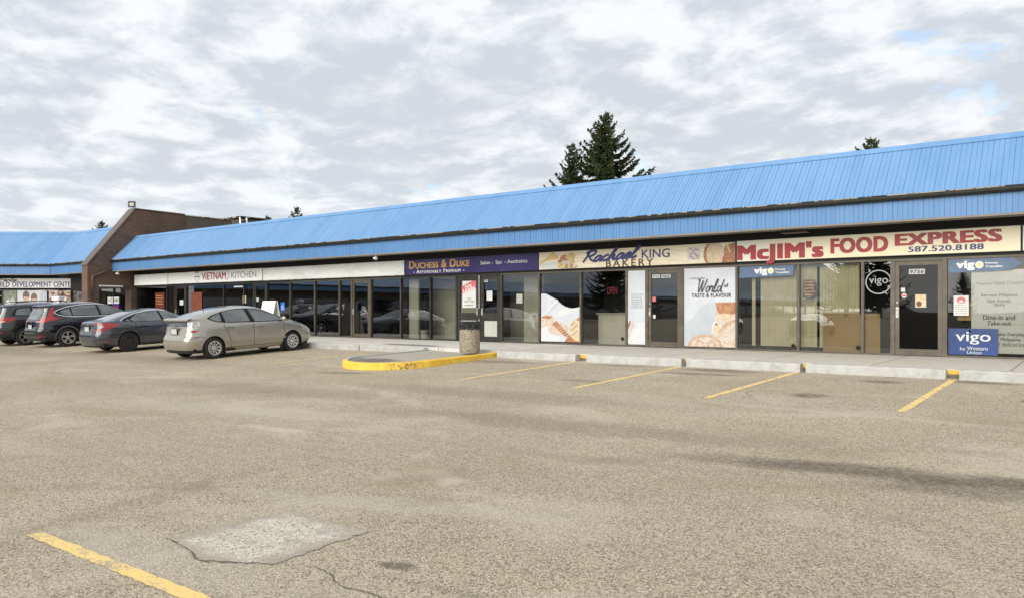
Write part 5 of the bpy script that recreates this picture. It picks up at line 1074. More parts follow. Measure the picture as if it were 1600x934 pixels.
    for i in range(10): sh.append(('crust', (lambda i: lambda f: oval(f, .80 + .02 * (i % 4) * 2, .14 + .028 * i, .012, .012))(i)))
    art(r, b, sh, yo); finish(r)
    # ---- money transfer banners, placards and papers of the food shop
    def banner(lab, pts, words, cat='banner'):
        r = empty('window_banner', lab, cat); m = MB(); m.prism(pts, yo, yo + .006); m.build('sheet', 'vigo_grey', r); (bx, mx) = words
        m = MB(); zlo = min(p[1] for p in pts); xs = [p[0] for p in pts if p[1] < zlo + .03]; m.flat([(min(xs), zlo), (max(xs), zlo), (max(xs), zlo + .035), (min(xs), zlo + .035)], yo - .002); m.build('border', 'white', r)
        x0, x1, z0, z1 = bx; wd = x1 - x0; hgt = z1 - z0; zb = z0 + hgt * .24
        letters(r, [('vig', (x0, x0 + wd * .68, z0, z1), dict(bold=.05))], 'white', yo - .003)
        m = MB(); cx, cz, rad = x0 + wd * .845, zb + hgt * .30, wd * .15; m.flat([(cx + rad * math.cos(a), cz + rad * math.sin(a)) for a in (k * math.pi / 12 for k in range(24))], yo - .005); ring = m.build('letter_o', 'white', r)
        m = MB(); m.flat([(cx + rad * .62 * math.cos(a), cz + rad * .62 * math.sin(a)) for a in (k * math.pi / 12 for k in range(24))], yo - .0065); m.build('yellow_disc', 'yellow_dot', ring)
        x0, x1, z0, z1 = mx; letters(r, [('Money', (x0, x0 + (x1 - x0) * .72, (z0 + z1) / 2 + .008, z1), dict(bold=.03)), ('Transfer', (x0, x1, z0, (z0 + z1) / 2 - .012), dict(bold=.03))], 'white', yo - .003, 'small_lettering'); finish(r)
    banner('slate blue money transfer banner above the tan blinds', [(-8.058 + .0, 2.06), (-6.550, 2.10), (-6.506, 2.395), (-8.039, 2.375)], ((-7.632, -7.070, 2.113, 2.344), (-7.035, -6.639, 2.160, 2.295)))
    banner('longer slate blue money transfer banner with pointed end right of the food shop door', [(-2.798, 2.05), (-1.480, 2.085), (-1.292, 2.25), (-1.530, 2.40), (-2.798, 2.37)], ((-2.631, -2.057, 2.101, 2.333), (-2.024, -1.669, 2.156, 2.290)))
    b = (-2.797, -1.765, 0.068, 0.705); r = empty('window_placard', 'bright blue placard with white lower case lettering at the foot of the window', 'placard'); m = MB(); m.box(b[0], b[1], yo, yo + .006, b[2], b[3]); m.build('sheet', 'vigo_blue', r)
    letters(r, [('vigo', (-2.642, -1.913, 0.322, 0.625), dict(bold=.012)), ('Western', (-2.402, -1.975, 0.185, 0.275), dict(bold=.006)), ('Union', (-2.404, -2.102, 0.091, 0.171), dict(bold=.006)), ('by', (-2.550, -2.434, 0.160, 0.253))], 'white_print', yo - .003); m = MB(); x0, x1, z0, z1 = -2.369, -2.316, 0.620, 0.673; m.lathe([(.002, -.001), (.024, -.001)], 14, ((x0 + x1) / 2, yo - .004, (z0 + z1) / 2), 'y'); m.build('yellow_dot', 'yellow_dot', r); finish(r)
    yi = YF + .05                                                      # just behind the pane
    b = (-2.32, .9, .12, 2.10); r = empty('menu_board', 'large pale menu board with dark serif lines behind the glass', 'menu board'); m = MB(); m.box(b[0], b[1], yi, yi + .01, b[2], b[3]); m.build('sheet', 'film', r)
    L = [('Filipino Style Cooking', (1524, 1606, 440, 446.2), .0, 'brown_ink'), ('Serves Filipino', (1532, 1589.5, 458.2, 464.6), .01, 'ink'), ('fast foods', (1542, 1579, 467, 472.4), .01, 'ink'), ('daily', (1552, 1571, 473.4, 479.6), .01, 'ink')]
    letters(r, [('Filipino Style Cooking', (-2.228, -1.179, 1.723, 1.817), dict(shear=.15))], 'brown_ink', yi, 'heading')
    letters(r, [('Serves Filipino', (-2.123, -1.384, 1.445, 1.542), dict(bold=.008)), ('fast foods', (-1.992, -1.516, 1.326, 1.408), dict(bold=.008)), ('daily', (-1.862, -1.618, 1.217, 1.311), dict(bold=.008)), ('Dine-in and', (-2.077, -1.428, 0.916, 1.028), dict(bold=.02)), ('Take-out', (-1.992, -1.504, 0.789, 0.886), dict(bold=.02, shear=.15)), ('Affordable Everyday', (-2.018, -1.241, 0.515, 0.621), dict(bold=.016)), ('Philippine', (-1.725, -1.322, 0.396, 0.496), dict(bold=.016, shear=.15)), ('and delicacies', (-1.913, -1.241, 0.289, 0.380), dict(shear=.2))], 'ink', yi)
    m = MB()
    for zz in (1.80, 1.30, .80, .35): m.flat([(-1.9, zz), (-.9, zz), (-.9, zz + .008), (-1.9, zz + .008)], yi - .003)
    m.build('divider', 'grey_ink', r); finish(r)
    def sheet(lab, b, mat='paper', extra=None, y=yo, cat='notice', name='paper_notice', group=None):
        r = empty(name, lab, cat, group); m = MB(); m.box(b[0], b[1], y, y + .003, b[2], b[3]); m.build('sheet', mat, r)
        if extra: extra(r, b, y)
        return finish(r)
    def lines(mat, n, top=.9, bot=.1, seed=1):
        def f(r, b, y):
            rr = random.Random(seed); m = MB(); w = b[1] - b[0]; h = b[3] - b[2]
            for i in range(n):
                z = b[2] + h * (top - (top - bot) * (i + .5) / n); x = b[0] + w * .12
                while x < b[1] - w * .2: q = rr.uniform(.06, .2) * w; m.flat([(x, z), (min(x + q, b[1] - w * .1), z), (min(x + q, b[1] - w * .1), z + h * .03), (x, z + h * .03)], y - .002); x += q + w * .05
            m.build('print', mat, r)
        return f
    def redlogo(r, b, y):
        lines('grey_ink', 5, .55, .05)(r, b, y); f = uv(b); m = MB(); m.flat(oval(f, .5, .76, .3, .17), y - .002); m.build('red_emblem', 'band_red', r); m = MB(); m.flat(oval(f, .5, .70, .16, .07), y - .004); m.build('emblem_gap', 'paper', r)
    sheet('white notice with a round red emblem right of the food shop door', (-2.686, -2.368, 1.016, 1.499), 'paper', redlogo)
    def plate(txt):
        return lambda r, b, y: letters(r, [(txt, (b[0] + .02, b[1] - .02, b[2] + .02, b[3] - .02), dict(bold=.02, shear=.12))], 'ink', y, 'number')
    sheet('white street number plate 9756 on the food shop door', (-3.672, -3.313, 2.044, 2.169), 'paper', plate('9756'), cat='number plate', name='street_number')
    sheet('white street number plate 9754 on the bakery door', (-10.825, -10.558, 2.129, 2.228), 'paper', plate('9754'), cat='number plate', name='street_number')
    sheet('white number plate 9820 beside the other number on the bakery door', (-10.515, -10.204, 2.125, 2.222), 'paper', plate('9820'), cat='number plate', name='street_number')
    sheet('white street number plate 9752 on the salon door', (-17.642, -17.381, 2.153, 2.255), 'paper', plate('9752'), cat='number plate', name='street_number')
    def meal(r, b, y): f = uv(b); m = MB(); m.flat(oval(f, .35, .28, .25, .22), y - .002); m.build('dish_picture', 'brown_ink', r); lines('gold', 3, .95, .6)(r, b, y)
    sheet('pale yellow notice with a dish printed on it on the food shop door', (-3.530, -3.284, 1.214, 1.535), 'crumb', meal)
    sheet('little square white sticker above the round one by the food shop lock', (-3.854, -3.760, 1.605, 1.705), 'paper', cat='sticker', name='door_sticker')
    r = empty('door_sticker', 'round pink and white sticker by the food shop lock', 'sticker'); x0, x1, z0, z1 = -3.854, -3.707, 1.432, 1.585; cx, cz = (x0 + x1) / 2, (z0 + z1) / 2; m = MB(); m.lathe([(.002, -.001), (.062, -.001), (.062, .001)], 20, (cx, yo, cz), 'y'); m.build('disc', 'paper', r); m = MB(); m.box(cx - .05, cx + .05, yo - .004, yo - .002, cz - .025, cz + .025); m.build('band', 'band_red', r); finish(r)
    sheet('dark printed plaque in the window left of the round decal', (-6.266, -5.945, 1.481, 1.968), 'plaque', lines('gold', 5, .95, .05, 4), cat='plaque', name='window_plaque')
    r = empty('window_decal', 'white ring decal with lower case lettering on the narrow window', 'decal'); x0, x1, z0, z1 = -4.684, -4.076, 1.555, 2.175; cx, cz, rad = (x0 + x1) / 2, (z0 + z1) / 2, (x1 - x0) / 2 * .98
    m = MB(); m.stroke([(cx + rad * math.cos(k * math.pi / 24), cz + rad * math.sin(k * math.pi / 24)) for k in range(49)], .026, yo); m.build('ring', 'decal', r); letters(r, [('vigo', (cx - rad * .75, cx + rad * .75, cz - .10, cz + .15), dict(bold=.0))], 'decal', yo); finish(r)
    # for lease sign and papers of the salon
    b = (-18.596, -17.939, 1.235, 2.212)
    def lease(r, b, y):
        f = uv(b); m = MB(); m.flat([f(-.02, .50), f(1.0, .74), f(1.0, 1.0), f(.75, 1.0), f(-.02, .80)], y - .002); m.build('red_band', 'band_red', r)
        m = MB(); x0, x1, z0, z1 = b; w, h = x1 - x0, z1 - z0
        lettering(m, 'FOR', x0 + .22 * w, x0 + .72 * w, z0 + .74 * h, z0 + .855 * h, y - .003, bold=.03); lettering(m, 'LEASE', x0 + .08 * w, x0 + .94 * w, z0 + .595 * h, z0 + .73 * h, y - .003, bold=.03)
        m.v = [(x, yy, z + .17 * (x - x0 - w * .5)) for x, yy, z in m.v]; m.build('lettering', 'white', r)
        letters(r, [('780', (x0 + .34 * w, x0 + .66 * w, z0 + .29 * h, z0 + .365 * h)), ('488-7480', (x0 + .12 * w, x0 + .9 * w, z0 + .19 * h, z0 + .27 * h)), ], 'grey_ink', y, 'phone_number'); lines('ink', 1, .13, .02)(r, b, y)
    sheet('white for lease sign with slanting red band on the salon door', b, 'paper', lease, cat='lease sign', name='lease_sign')
    sheet('white notice on the right leaf of the salon double door', (-17.432, -17.170, 1.487, 1.834), 'paper', lines('grey_ink', 6), y=yo)
    sheet('cream notice in the salon window right of the double door', (-16.081, -15.824, 1.383, 1.706), 'film', lines('grey_ink', 6))
    sheet('small white sign at the bakery door lock', (-10.796, -10.709, 0.893, 1.002), 'paper', cat='sticker', name='door_sticker')
    sheet('red and white sticker above the bakery door lock', (-10.818, -10.698, 1.407, 1.555), 'band_red', lines('paper', 2), cat='sticker', name='door_sticker')
    for i, (px, pz, lab) in enumerate(((-6.541, .17, 'round black vent in the corner of the banner window'), (-4.869, .17, 'round black vent in the corner of the cardboard window'), (-11.860, .24, 'round black vent in the corner of the bakery counter window'))):
        r = empty('window_vent', lab, 'vent', 'round vents in the shop windows'); m = MB(); m.lathe([(.002, -.012), (.05, -.012), (.062, 0), (.062, .004)], 20, (px, yo, pz), 'y'); m.build('ring', 'plastic', r); m = MB(); m.lathe([(.002, -.002), (.03, -.002)], 12, (px, yo - .0125, pz), 'y'); m.build('grille', 'well', r); finish(r)
    # menus and papers of the restaurant
    sheet('dark red menu poster in the restaurant window left of the door', (-40.876, -39.896, 0.941, 2.091), 'red_poster', lines('gold', 4, .9, .4, 2), name='menu_poster', cat='poster')
    sheet('orange menu poster in the restaurant window right of the door', (-37.239, -36.210, 0.886, 2.054), 'orange_poster', lines('red_poster', 5, .95, .2, 3), name='menu_poster', cat='poster')
    sheet('cream paper on the restaurant door beside the dark red menu', (-38.334, -37.986, 1.406, 1.669), 'paper', lines('grey_ink', 3))
    sheet('tall cream paper on the window post left of the second restaurant door', (-32.609, -32.345, 1.471, 1.834), 'crumb', lines('grey_ink', 5))
    sheet('small beige paper on the glass of the second restaurant door', (-31.514, -31.310, 1.544, 1.725), 'film')
    sheet('white street number letters above the restaurant window post', (-33.362, -32.609, 2.238, 2.306), 'paper', cat='number plate', name='street_number')
    r = empty('window_sign', 'white sign with dark capitals in the dark window seen through the wall opening', 'sign'); zz = YF - .02
    for a, c, t in ((-46.35, -45.9, 'DRY'), (-45.85, -44.95, 'CLEANING')):
        m = MB(); m.box(a, c, zz, zz + .01, 1.52, 1.9); o = m.build('sheet', 'paper', r); letters(o, [(t, (a + .06, c - .06, 1.62, 1.8), dict(bold=.01))], 'grey_ink', zz)
    finish(r)
    glow = bpy.data.materials.new('neon_red'); glow.use_nodes = True; bs = glow.node_tree.nodes['Principled BSDF']; bs.inputs['Emission Color'].default_value = (1, .02, .08, 1); bs.inputs['Emission Strength'].default_value = .12; bs.inputs['Base Color'].default_value = (.2, .01, .02, 1); M['neon_red'] = glow
    gb = glow.copy(); gb.name = 'neon_blue'; bs = gb.node_tree.nodes['Principled BSDF']; bs.inputs['Emission Color'].default_value = (.06, .03, 1, 1); bs.inputs['Emission Strength'].default_value = .1; bs.inputs['Base Color'].default_value = (.02, .02, .2, 1); M['neon_blue'] = gb
    gp = glow.copy(); gp.name = 'neon_pink'; bs = gp.node_tree.nodes['Principled BSDF']; bs.inputs['Emission Color'].default_value = (1, .03, .18, 1); bs.inputs['Emission Strength'].default_value = .03; M['neon_pink'] = gp
    r = empty('open_sign', 'lit red and blue open sign in the window beyond the brick wall', 'neon sign'); m = MB(); m.frame(-45.75, -44.95, zz - .03, zz, 1.12, 1.50, .05, .05, .05, .05); m.build('border', 'neon_blue', r); letters(r, [('OPEN', (-45.66, -45.04, 1.20, 1.42), dict(bold=.03))], 'neon_red', zz - .01); finish(r)
    r = empty('open_sign', 'faint pink open sign hanging inside the bakery window', 'neon sign'); letters(r, [('OPEN', (-12.72, -12.34, 1.66, 1.9), dict(bold=-.005))], 'neon_pink', YF + .5); m = MB()
    for x in (-12.7, -12.36): m.tube([(x, YF + .5, 1.9), (x, YF + .5, 2.7)], .004, 4)
    m.build('cord', 'black', r); finish(r)

def furniture():
    # blinds of the food shop
    def blind(lab, x0, x1, gap=(), y=YF + .22):
        r = empty('vertical_blind', lab, 'blind', 'tan vertical blinds in the food shop'); m = MB(); rnd = random.Random(int(-x0 * 10)); x = x0 + .05
        while x < x1 - .03:
            if not any(a < x < b for a, b in gap):
                a = .30 + rnd.uniform(-.12, .12); c, s = .047 * math.cos(a), .047 * math.sin(a); m.add([(x - c, y - s, .14), (x, y - .006, .14), (x + c, y + s, .14), (x - c, y - s, 2.34), (x, y - .006, 2.34), (x + c, y + s, 2.34)], [(0, 1, 4, 3), (1, 2, 5, 4)])
            x += .083
        m.build('slats', 'blind', r); m = MB(); m.box(x0, x1, y - .025, y + .025, 2.345, 2.40); m.build('head_rail', 'film', r); finish(r)
    blind('tan vertical blind behind the banner window, part drawn to one side', -8.02, -6.48, [(-8.0, -7.80), (-7.66, -7.55)]); blind('tan vertical blind behind the dark plaque and the cardboard', -6.4, -4.9, [(-5.98, -5.88)])
    r = empty('cardboard_sheet', 'large plain brown cardboard sheet propped inside the food shop window', 'cardboard'); m = MB(); m.box(-5.78, -4.36, YF + .10, YF + .115, .02, 1.06); m.build('sheet', 'cardboard', r); finish(r)
    r = empty('cardboard_sheet', 'small brown cardboard piece inside the window below the red emblem notice', 'cardboard'); m = MB(); m.box(-2.62, -2.33, YF + .10, YF + .112, .9, 1.36); m.build('sheet', 'cardboard', r); finish(r)
    r = empty('shop_counter', 'pale bakery counter standing behind the dark window', 'counter'); m = MB(); m.box(-13.3, -11.2, 22.3, 22.9, .003, 1.0, 0, .01); m.box(-13.1, -11.4, 22.285, 22.298, .12, .9); m.build('cabinet', 'counter', r); m = MB(); m.box(-13.35, -11.15, 22.25, 22.95, 1.003, 1.05); m.build('counter_top', 'in_beige', r); finish(r)
    r = empty('till_screen', 'dark till screen standing on the bakery counter', 'till'); m = MB(); m.box(-12.6, -12.2, 22.5, 22.8, 1.053, 1.08); m.box(-12.43, -12.37, 22.6, 22.66, 1.08, 1.2); m.build('stand', 'plastic', r); m = MB(); m.box(-12.7, -12.1, 22.58, 22.62, 1.18, 1.56, 0, .006); m.build('screen', 'pglass', r); finish(r)
    # plant in the salon window
    r = empty('potted_plant', 'leafy potted plant standing inside the salon window', 'plant'); cx, cy = -21.05, 21.95; rnd = random.Random(12)
    m = MB(); m.lathe([(.13, 0), (.18, .34), (.19, .36), (.165, .36), (.15, .30), (.002, .30)], 20, (cx, cy, .004)); m.build('pot', 'in_beige', r, True, 40)
    m = MB(); m.tube([(cx, cy, .3), (cx + .04, cy, .7), (cx - .02, cy, 1.1), (cx - .03, cy, 1.5)], .022, 6, r1=.012); m.build('stem', 'bark', r); m = MB()
    for i in range(240):
        a = rnd.uniform(0, 6.28); rr = .34 * rnd.random() ** .5; h = .75 + rnd.random() * 1.0; rr *= 1.15 - abs(h - 1.2) * .7; p = Vector((cx + rr * math.cos(a), cy + rr * math.sin(a) * .6, h)); u = Vector((math.cos(a), math.sin(a), rnd.uniform(-.5, .3))).normalized() * .075; w = u.cross(Vector((0, 0, 1))).normalized() * .03
        m.add([p - u, p + w, p + u, p - w], [(0, 1, 2, 3)])
    m.build('leaves', 'leaf', r); finish(r)
    # things standing on the walk by the second restaurant door
    r = empty('sandwich_board', 'blank white A-shaped board standing on the walk behind the champagne hatchback', 'board'); m = MB(); x0, x1, y0 = -27.75, -26.86, 19.2
    def leaf(s):
        m = MB(); V = []
        for d in (0, .03):
            for x in (x0, x1):
                for yy, z in ((y0 + s * .34, .004), (y0 + s * .03, 1.52)): V.append((x, yy + s * d * .7, z + d * .2))
        m.add(V, [(0, 1, 3, 2), (4, 6, 7, 5), (0, 4, 5, 1), (2, 3, 7, 6), (1, 5, 7, 3), (0, 2, 6, 4)]); return m.build('leaf', 'white', r)
    leaf(-1); leaf(1); m = MB(); m.tube([(x0 + .02, y0, 1.5), (x1 - .02, y0, 1.5)], .018, 6); m.build('hinge', 'alu', r); m = MB(); m.prism([(0, 0), (1, 0), (1, 1), (0, 1)], 0, 1); finish(r)
    r = empty('parking_sign', 'small blue wheelchair parking sign on a post beside the white board', 'road sign'); px, py = -26.62, 19.35
    m = MB(); m.tube([(px, py, .003), (px, py, 1.5)], .02, 8); m.build('post', 'frame_dark', r); m = MB(); m.box(px - .13, px + .13, py - .03, py - .024, 1.12, 1.46, 0, .002); pn = m.build('panel', 'sign_blue', r)
    m = MB(); q = lambda P, w=.02: m.stroke(P, w, py - .033); m.stroke([(px - .01 + .065 * math.cos(a), 1.24 + .065 * math.sin(a)) for a in (R(120 + 12 * k) for k in range(20))], .018, py - .034); q([(px - .03, 1.36), (px - .02, 1.27), (px + .04, 1.27), (px + .07, 1.19)]); m.lathe([(.001, -.001), (.02, -.001)], 12, (px - .03, py - .034, 1.40), 'y'); m.build('wheelchair_symbol', 'white', pn); finish(r)
    for i, (x, z, c, lab) in enumerate(((-39.6, 2.12, 'in_beige', 'pale'), (-37.0, 2.12, 'gold', 'yellow'), (-35.7, 2.1, 'orange_poster', 'orange'), (-35.1, 2.16, 'paper', 'white'), (-33.0, 2.12, 'flour', 'cream'), (-32.55, 2.1, 'red', 'red'))):
        r = empty('paper_lantern', lab + ' round paper lantern hanging inside the restaurant window', 'lantern', 'paper lanterns in the restaurant'); m = MB(); m.lathe([(.05, -.15)] + [(.17 * math.cos(a), .15 * math.sin(a)) for a in (R(-70 + 14 * k) for k in range(11))] + [(.05, .15)], 18, (x, 22.1, z)); m.build('shade', c, r, True); m = MB(); m.tube([(x, 22.1, z + .15), (x, 22.1, 2.74)], .005, 4); m.build('cord', 'black', r); finish(r)

# ------------------------------------------------------------------ trees
def spruce(label, h, rad, seed, base=.12, lean=0., sparse=1., group='spruce trees behind the shops', detail=1., extra=()):
    """A spruce: tapered trunk, whorls of drooping limbs and short needle sprays along them."""
    root = empty('spruce_tree', label, 'tree', group); rnd = random.Random(seed); m = MB(); k = 14
    m.tube([(lean * h * (i / k) ** 2, 0, h * i / k) for i in range(k + 1)], rad * .075 + .04, 9, r1=.012); m.build('trunk', 'bark', root, True)
    V = []; F = []; lm = MB(); z = h * base
    def spray(p, d, ln, up):
        """One flat fan of needles."""
        side = d.cross(Vector((0, 0, 1))); side = side.normalized() if side.length > 1e-4 else Vector((1, 0, 0)); nrm = (side * rnd.uniform(-.5, .5) + Vector((0, 0, 1))).normalized()
        s2 = d.cross(nrm).normalized(); w = ln * rnd.uniform(.16, .28); o = len(V); q = p + d * ln + Vector((0, 0, up * ln))
        mid = p + d * ln * .45 + Vector((0, 0, up * ln * .3)); V.extend([p, mid + s2 * w, q, mid - s2 * w]); F.append((o, o + 1, o + 2, o + 3))
        o = len(V); n2 = nrm * w * .75; V.extend([p, mid + n2, q, mid - n2]); F.append((o, o + 1, o + 2, o + 3))
    levels = []
    while z < h * .985:
        levels.append((z, None)); t = (z - h * base) / (h * (1 - base)); z += (.20 + .22 * (1 - t)) * rnd.uniform(.8, 1.2)
    levels += [(zz, (a, L)) for a, zz, L in extra]
    for z, single in levels:
        t = (z - h * base) / (h * (1 - base)); L0 = rad * (1 - t) ** .88 + .07; cnt = max(4, int((7 - 2 * t) * sparse + .5)); off = rnd.uniform(0, 6.28)
        for b in range(cnt):
            L = L0 * rnd.uniform(.55, 1.18)
            if rnd.random() < .06: L *= 1.25
            if single and b: continue
            if single: L = single[1]
            a = off + 6.283 * b / cnt + rnd.uniform(-.35, .35) if not single else R(single[0]); zz = z + rnd.uniform(-.15, .15); dx, dy = math.cos(a), math.sin(a); el = .42 * t - .30 + rnd.uniform(-.12, .12); cv = .22 + .1 * rnd.random(); P = []
            n = max(4, int(L / .13)); cx = lean * h * (zz / h) ** 2
            for i in range(n + 1):
                u = i / n; P.append(Vector((cx + dx * L * u, dy * L * u, zz + L * (el * u - cv * math.sin(u * math.pi) * .55 + .20 * u ** 3))))
            lm.tube(P, .012 + .012 * L, 4, cap=False, r1=.005)
            for i in range(n + 1):
                u = i / n
                if u < .12: continue
                d = (P[min(i + 1, n)] - P[max(i - 1, 0)]).normalized(); sd = d.cross(Vector((0, 0, 1))).normalized(); ln = (.17 + .42 * min(1, L * .5) * (1 - u * .72)) * rnd.uniform(.75, 1.25)
                for sg in (-1, 1):
                    for q in range(3): spray(P[i] + d * rnd.uniform(-.08, .08), (d * rnd.uniform(.35, .9) + sd * sg * rnd.uniform(.5, 1.1) + Vector((0, 0, rnd.uniform(-.45, .12)))).normalized(), ln * rnd.uniform(.7, 1.1), rnd.uniform(-.3, .15))
                if rnd.random() < .8 * detail: spray(P[i], (d * .6 + Vector((0, 0, -1)) * rnd.uniform(.3, 1) + sd * rnd.uniform(-.5, .5)).normalized(), ln * .8, -.2)
            for q in range(3): spray(P[-1], (d + sd * rnd.uniform(-.6, .6) + Vector((0, 0, rnd.uniform(-.1, .4)))).normalized(), .2, .1)
    for q in range(30):
        zz = h * rnd.uniform(.94, 1.005); a = rnd.uniform(0, 6.28); spray(Vector((lean * h * (zz / h) ** 2, 0, zz - .1)), Vector((math.cos(a), math.sin(a), rnd.uniform(.4, 2.2))).normalized(), rnd.uniform(.10, .22), .2)
    lm.build('limbs', 'bark', root); me = bpy.data.meshes.new('crown'); me.from_pydata([tuple(v) for v in V], [], F); me.materials.append(M['needles']); me.update(); o = bpy.data.objects.new('crown', me); COL.objects.link(o); o.parent = root; return root

def trees():
    a = spruce('tall full spruce with wide limbs rising behind the bakery roof', 14.7, 5.7, 11, .25); a.location = (-26.3, 45, -.2)
    b = spruce('thinner shorter spruce leaning against the tall one behind the roof', 13.0, 3.5, 31, .25, sparse=.6, extra=((217, 9.0, 2.6), (205, 9.9, 1.9), (230, 8.6, 2.9))); b.location = (-28.95, 45, -.2)
    def cp(src, x, y, h, lab, z=-.2, rot=0, grp='spruce trees behind the shops'):
        c = copy_tree(src); s = h / (14.7 if src is a else 13.0); c.scale = (s, s, s); c.location = (x, y, z); c.rotation_euler = (0, 0, rot); c['label'] = lab; c['group'] = grp; return c
    cp(a, -9.6, 45, 10.75, 'spruce with only its tip showing above the roof over the red lettered sign', rot=1)
    cp(b, -59.8, 45, 11.1, 'spruce with its thin top showing above the roof near the rooftop unit', rot=2)
    cp(a, -65.0, 45.5, 10.6, 'small spruce tip just beside the rooftop unit', rot=3); cp(a, -88, 40, 11.2, 'dark spruce tip above the far corner roof', rot=4)
    for x, y, h, lab in ((-56, -55, 13, 'spruce across the lot, mirrored above the bakery counter'), (-44, -140, 17, 'pair spruce across the lot, mirrored left in the blinds window'), (-41, -141, 14, 'shorter pair spruce across the lot, mirrored in the blinds window'), (-13.5, -74, 7, 'low spruce across the lot, mirrored beside the red emblem notice'), (-33, -120, 15, 'spruce across the lot, mirrored behind the round decal'), (-62, -30, 8, 'spruce across the lot, mirrored in the salon window')):
        cp(a if h > 9 else b, x, y, h, lab, -.5, h, 'spruce trees across the lot')

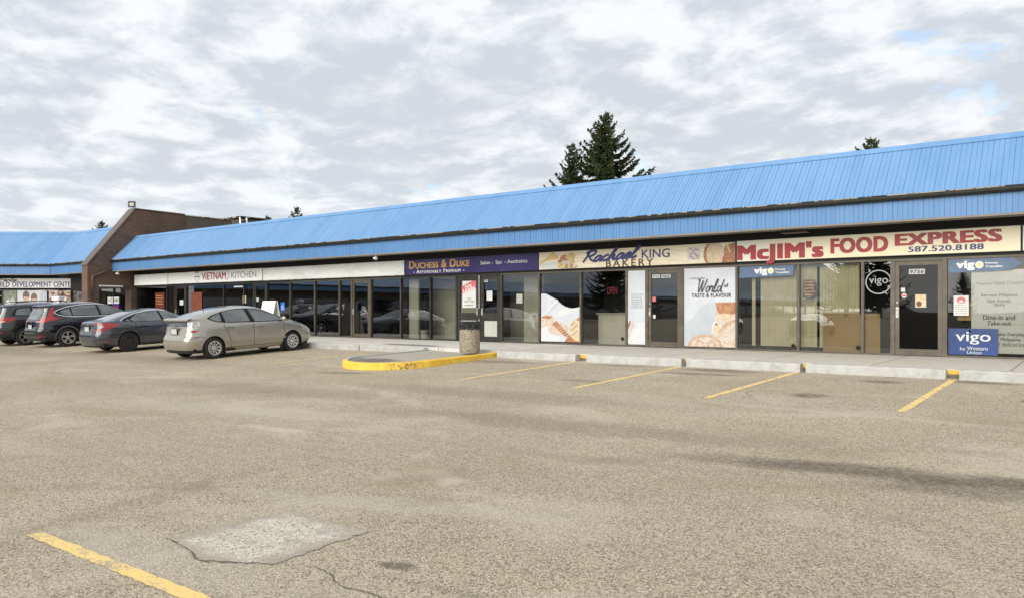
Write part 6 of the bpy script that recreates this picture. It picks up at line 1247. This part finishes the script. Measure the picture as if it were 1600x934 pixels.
# ------------------------------------------------------------------ sky, sun, camera
def world():
    w = bpy.data.worlds.new('World'); SC.world = w; w.use_nodes = True; nt = w.node_tree; nt.nodes.clear(); L = nt.links.new
    N = lambda t, **k: (lambda n: ([setattr(n, a, v) for a, v in k.items()], n)[1])(nt.nodes.new(t))
    out = N('ShaderNodeOutputWorld'); bg = N('ShaderNodeBackground'); sky = N('ShaderNodeTexSky', sky_type='NISHITA', sun_disc=False); sky.sun_elevation = R(SUN_EL); sky.sun_rotation = R(SUN_ROT); sky.air_density = 1.; sky.dust_density = 1.5
    tc = N('ShaderNodeTexCoord'); sp = N('ShaderNodeSeparateXYZ'); L(tc.outputs['Generated'], sp.inputs[0])
    def mt(op, a, b=0., cl=False):
        n = N('ShaderNodeMath', operation=op, use_clamp=cl)
        for i, v in enumerate((a, b)):
            if isinstance(v, (int, float)): n.inputs[i].default_value = v
            else: L(v, n.inputs[i])
        return n.outputs[0]
    z = mt('MAXIMUM', sp.outputs[2], .0); zz = mt('ADD', z, .20); cb = N('ShaderNodeCombineXYZ'); L(mt('DIVIDE', sp.outputs[0], zz), cb.inputs[0]); L(mt('DIVIDE', sp.outputs[1], zz), cb.inputs[1])   # a flat cloud deck seen in perspective
    def noise(sc, det, rg, off=(0, 0, 0), dist=0.):
        mp = N('ShaderNodeMapping'); L(cb.outputs[0], mp.inputs[0]); mp.inputs['Location'].default_value = off; n = N('ShaderNodeTexNoise'); L(mp.outputs[0], n.inputs['Vector']); n.inputs['Scale'].default_value = sc; n.inputs['Detail'].default_value = det; n.inputs['Roughness'].default_value = rg; n.inputs['Distortion'].default_value = dist; return n.outputs['Fac']
    def ramp(f, a, b, c=0., d=1.):
        n = N('ShaderNodeMapRange', interpolation_type='SMOOTHSTEP'); L(f, n.inputs[0]); n.inputs[1].default_value = a; n.inputs[2].default_value = b; n.inputs[3].default_value = c; n.inputs[4].default_value = d; return n.outputs[0]
    def mix(f, a, b):
        n = N('ShaderNodeMix', data_type='RGBA')
        if isinstance(f, (int, float)): n.inputs['Factor'].default_value = f
        else: L(f, n.inputs['Factor'])
        for s, v in (('A', a), ('B', b)):
            if isinstance(v, tuple): n.inputs[s].default_value = (*v, 1)
            else: L(v, n.inputs[s])
        return n.outputs['Result']
    puff = noise(4.4, 9, .60, (3.1, 1.7, 0), .25); broad = noise(1.4, 4, .5, (8.3, 2.2, 0)); fine = noise(7, 6, .6, (1, 5, 0), .3)
    body = mt('ADD', mt('MULTIPLY', puff, .60), mt('ADD', mt('MULTIPLY', broad, .22), mt('MULTIPLY', fine, .18)))
    lit = mt('SUBTRACT', noise(4.4, 9, .60, (3.15, 1.62, 0), .25), puff); body = mt('ADD', body, mt('MULTIPLY', lit, .75))
    K = CLOUD
    col = mix(ramp(body, .39, .58), tuple(x * K for x in (.955, .98, 1.01)), tuple(x * K for x in (.645, .695, .755)))      # bright thin cloud to grey bases
    col = mix(ramp(broad, .50, .68, 0, .4), col, tuple(x * K for x in (.66, .695, .745)))
    hz = ramp(z, .0, .22, 1, 0); col = mix(mt('MULTIPLY', hz, .3), col, tuple(x * K for x in (.86, .92, .98)))
    gap = mt('ADD', mt('MULTIPLY', puff, .45), mt('MULTIPLY', noise(1.7, 6, .6, (4.7, 9.1, 0)), .55)); open_ = ramp(gap, .425, .34)
    sk = N('ShaderNodeMix', data_type='RGBA', blend_type='MULTIPLY'); sk.inputs['Factor'].default_value = 1; L(sky.outputs[0], sk.inputs['A']); sk.inputs['B'].default_value = (BLUE, BLUE, BLUE, 1)
    L(mix(mt('MULTIPLY', open_, .75), col, sk.outputs['Result']), bg.inputs[0]); bg.inputs[1].default_value = .1; L(bg.outputs[0], out.inputs[0])

SUN_EL, SUN_ROT, CLOUD, BLUE = 27., 176., 5.6, 1.25
def light_and_camera():
    s = bpy.data.lights.new('sun', 'SUN'); s.energy = 2.3; s.angle = R(60); s.color = (1, .95, .87); o = bpy.data.objects.new('sun', s); COL.objects.link(o)
    el, az = R(SUN_EL), R(SUN_ROT); d = Vector((math.sin(az) * math.cos(el), math.cos(az) * math.cos(el), math.sin(el))); o.rotation_euler = d.to_track_quat('Z', 'Y').to_euler()
    c = bpy.data.cameras.new('camera'); c.sensor_width = 36; c.lens = 36 * 1190 / 1600; c.shift_y = 17 / 1600; c.clip_start = .1; c.clip_end = 3000; o = bpy.data.objects.new('camera', c); COL.objects.link(o); o.location = (0, 0, CAM_H); o.rotation_euler = (R(90), 0, PHI); SC.camera = o
    v = SC.view_settings; v.view_transform = 'Standard'; v.look = 'None'; v.gamma = 1; v.use_curve_mapping = False; v.exposure = .85
    SC.render.engine = 'CYCLES'; SC.cycles.max_bounces = 8; SC.cycles.diffuse_bounces = 3; SC.cycles.glossy_bounces = 4; SC.cycles.transparent_max_bounces = 12; SC.cycles.caustics_reflective = False; SC.cycles.caustics_refractive = False; SC.cycles.sample_clamp_indirect = 6; SC.cycles.use_denoising = True

mats()
M['white_print'] = simple('white_print', (.55, .57, .58), .5, 0, .05)
M['sign_blue'] = simple('sign_blue', (.03, .16, .55), .4, 0, .06)
world(); light_and_camera(); setting(); wheel_stops(); shops(); shop_signs(); furniture(); trees(); make_cars()
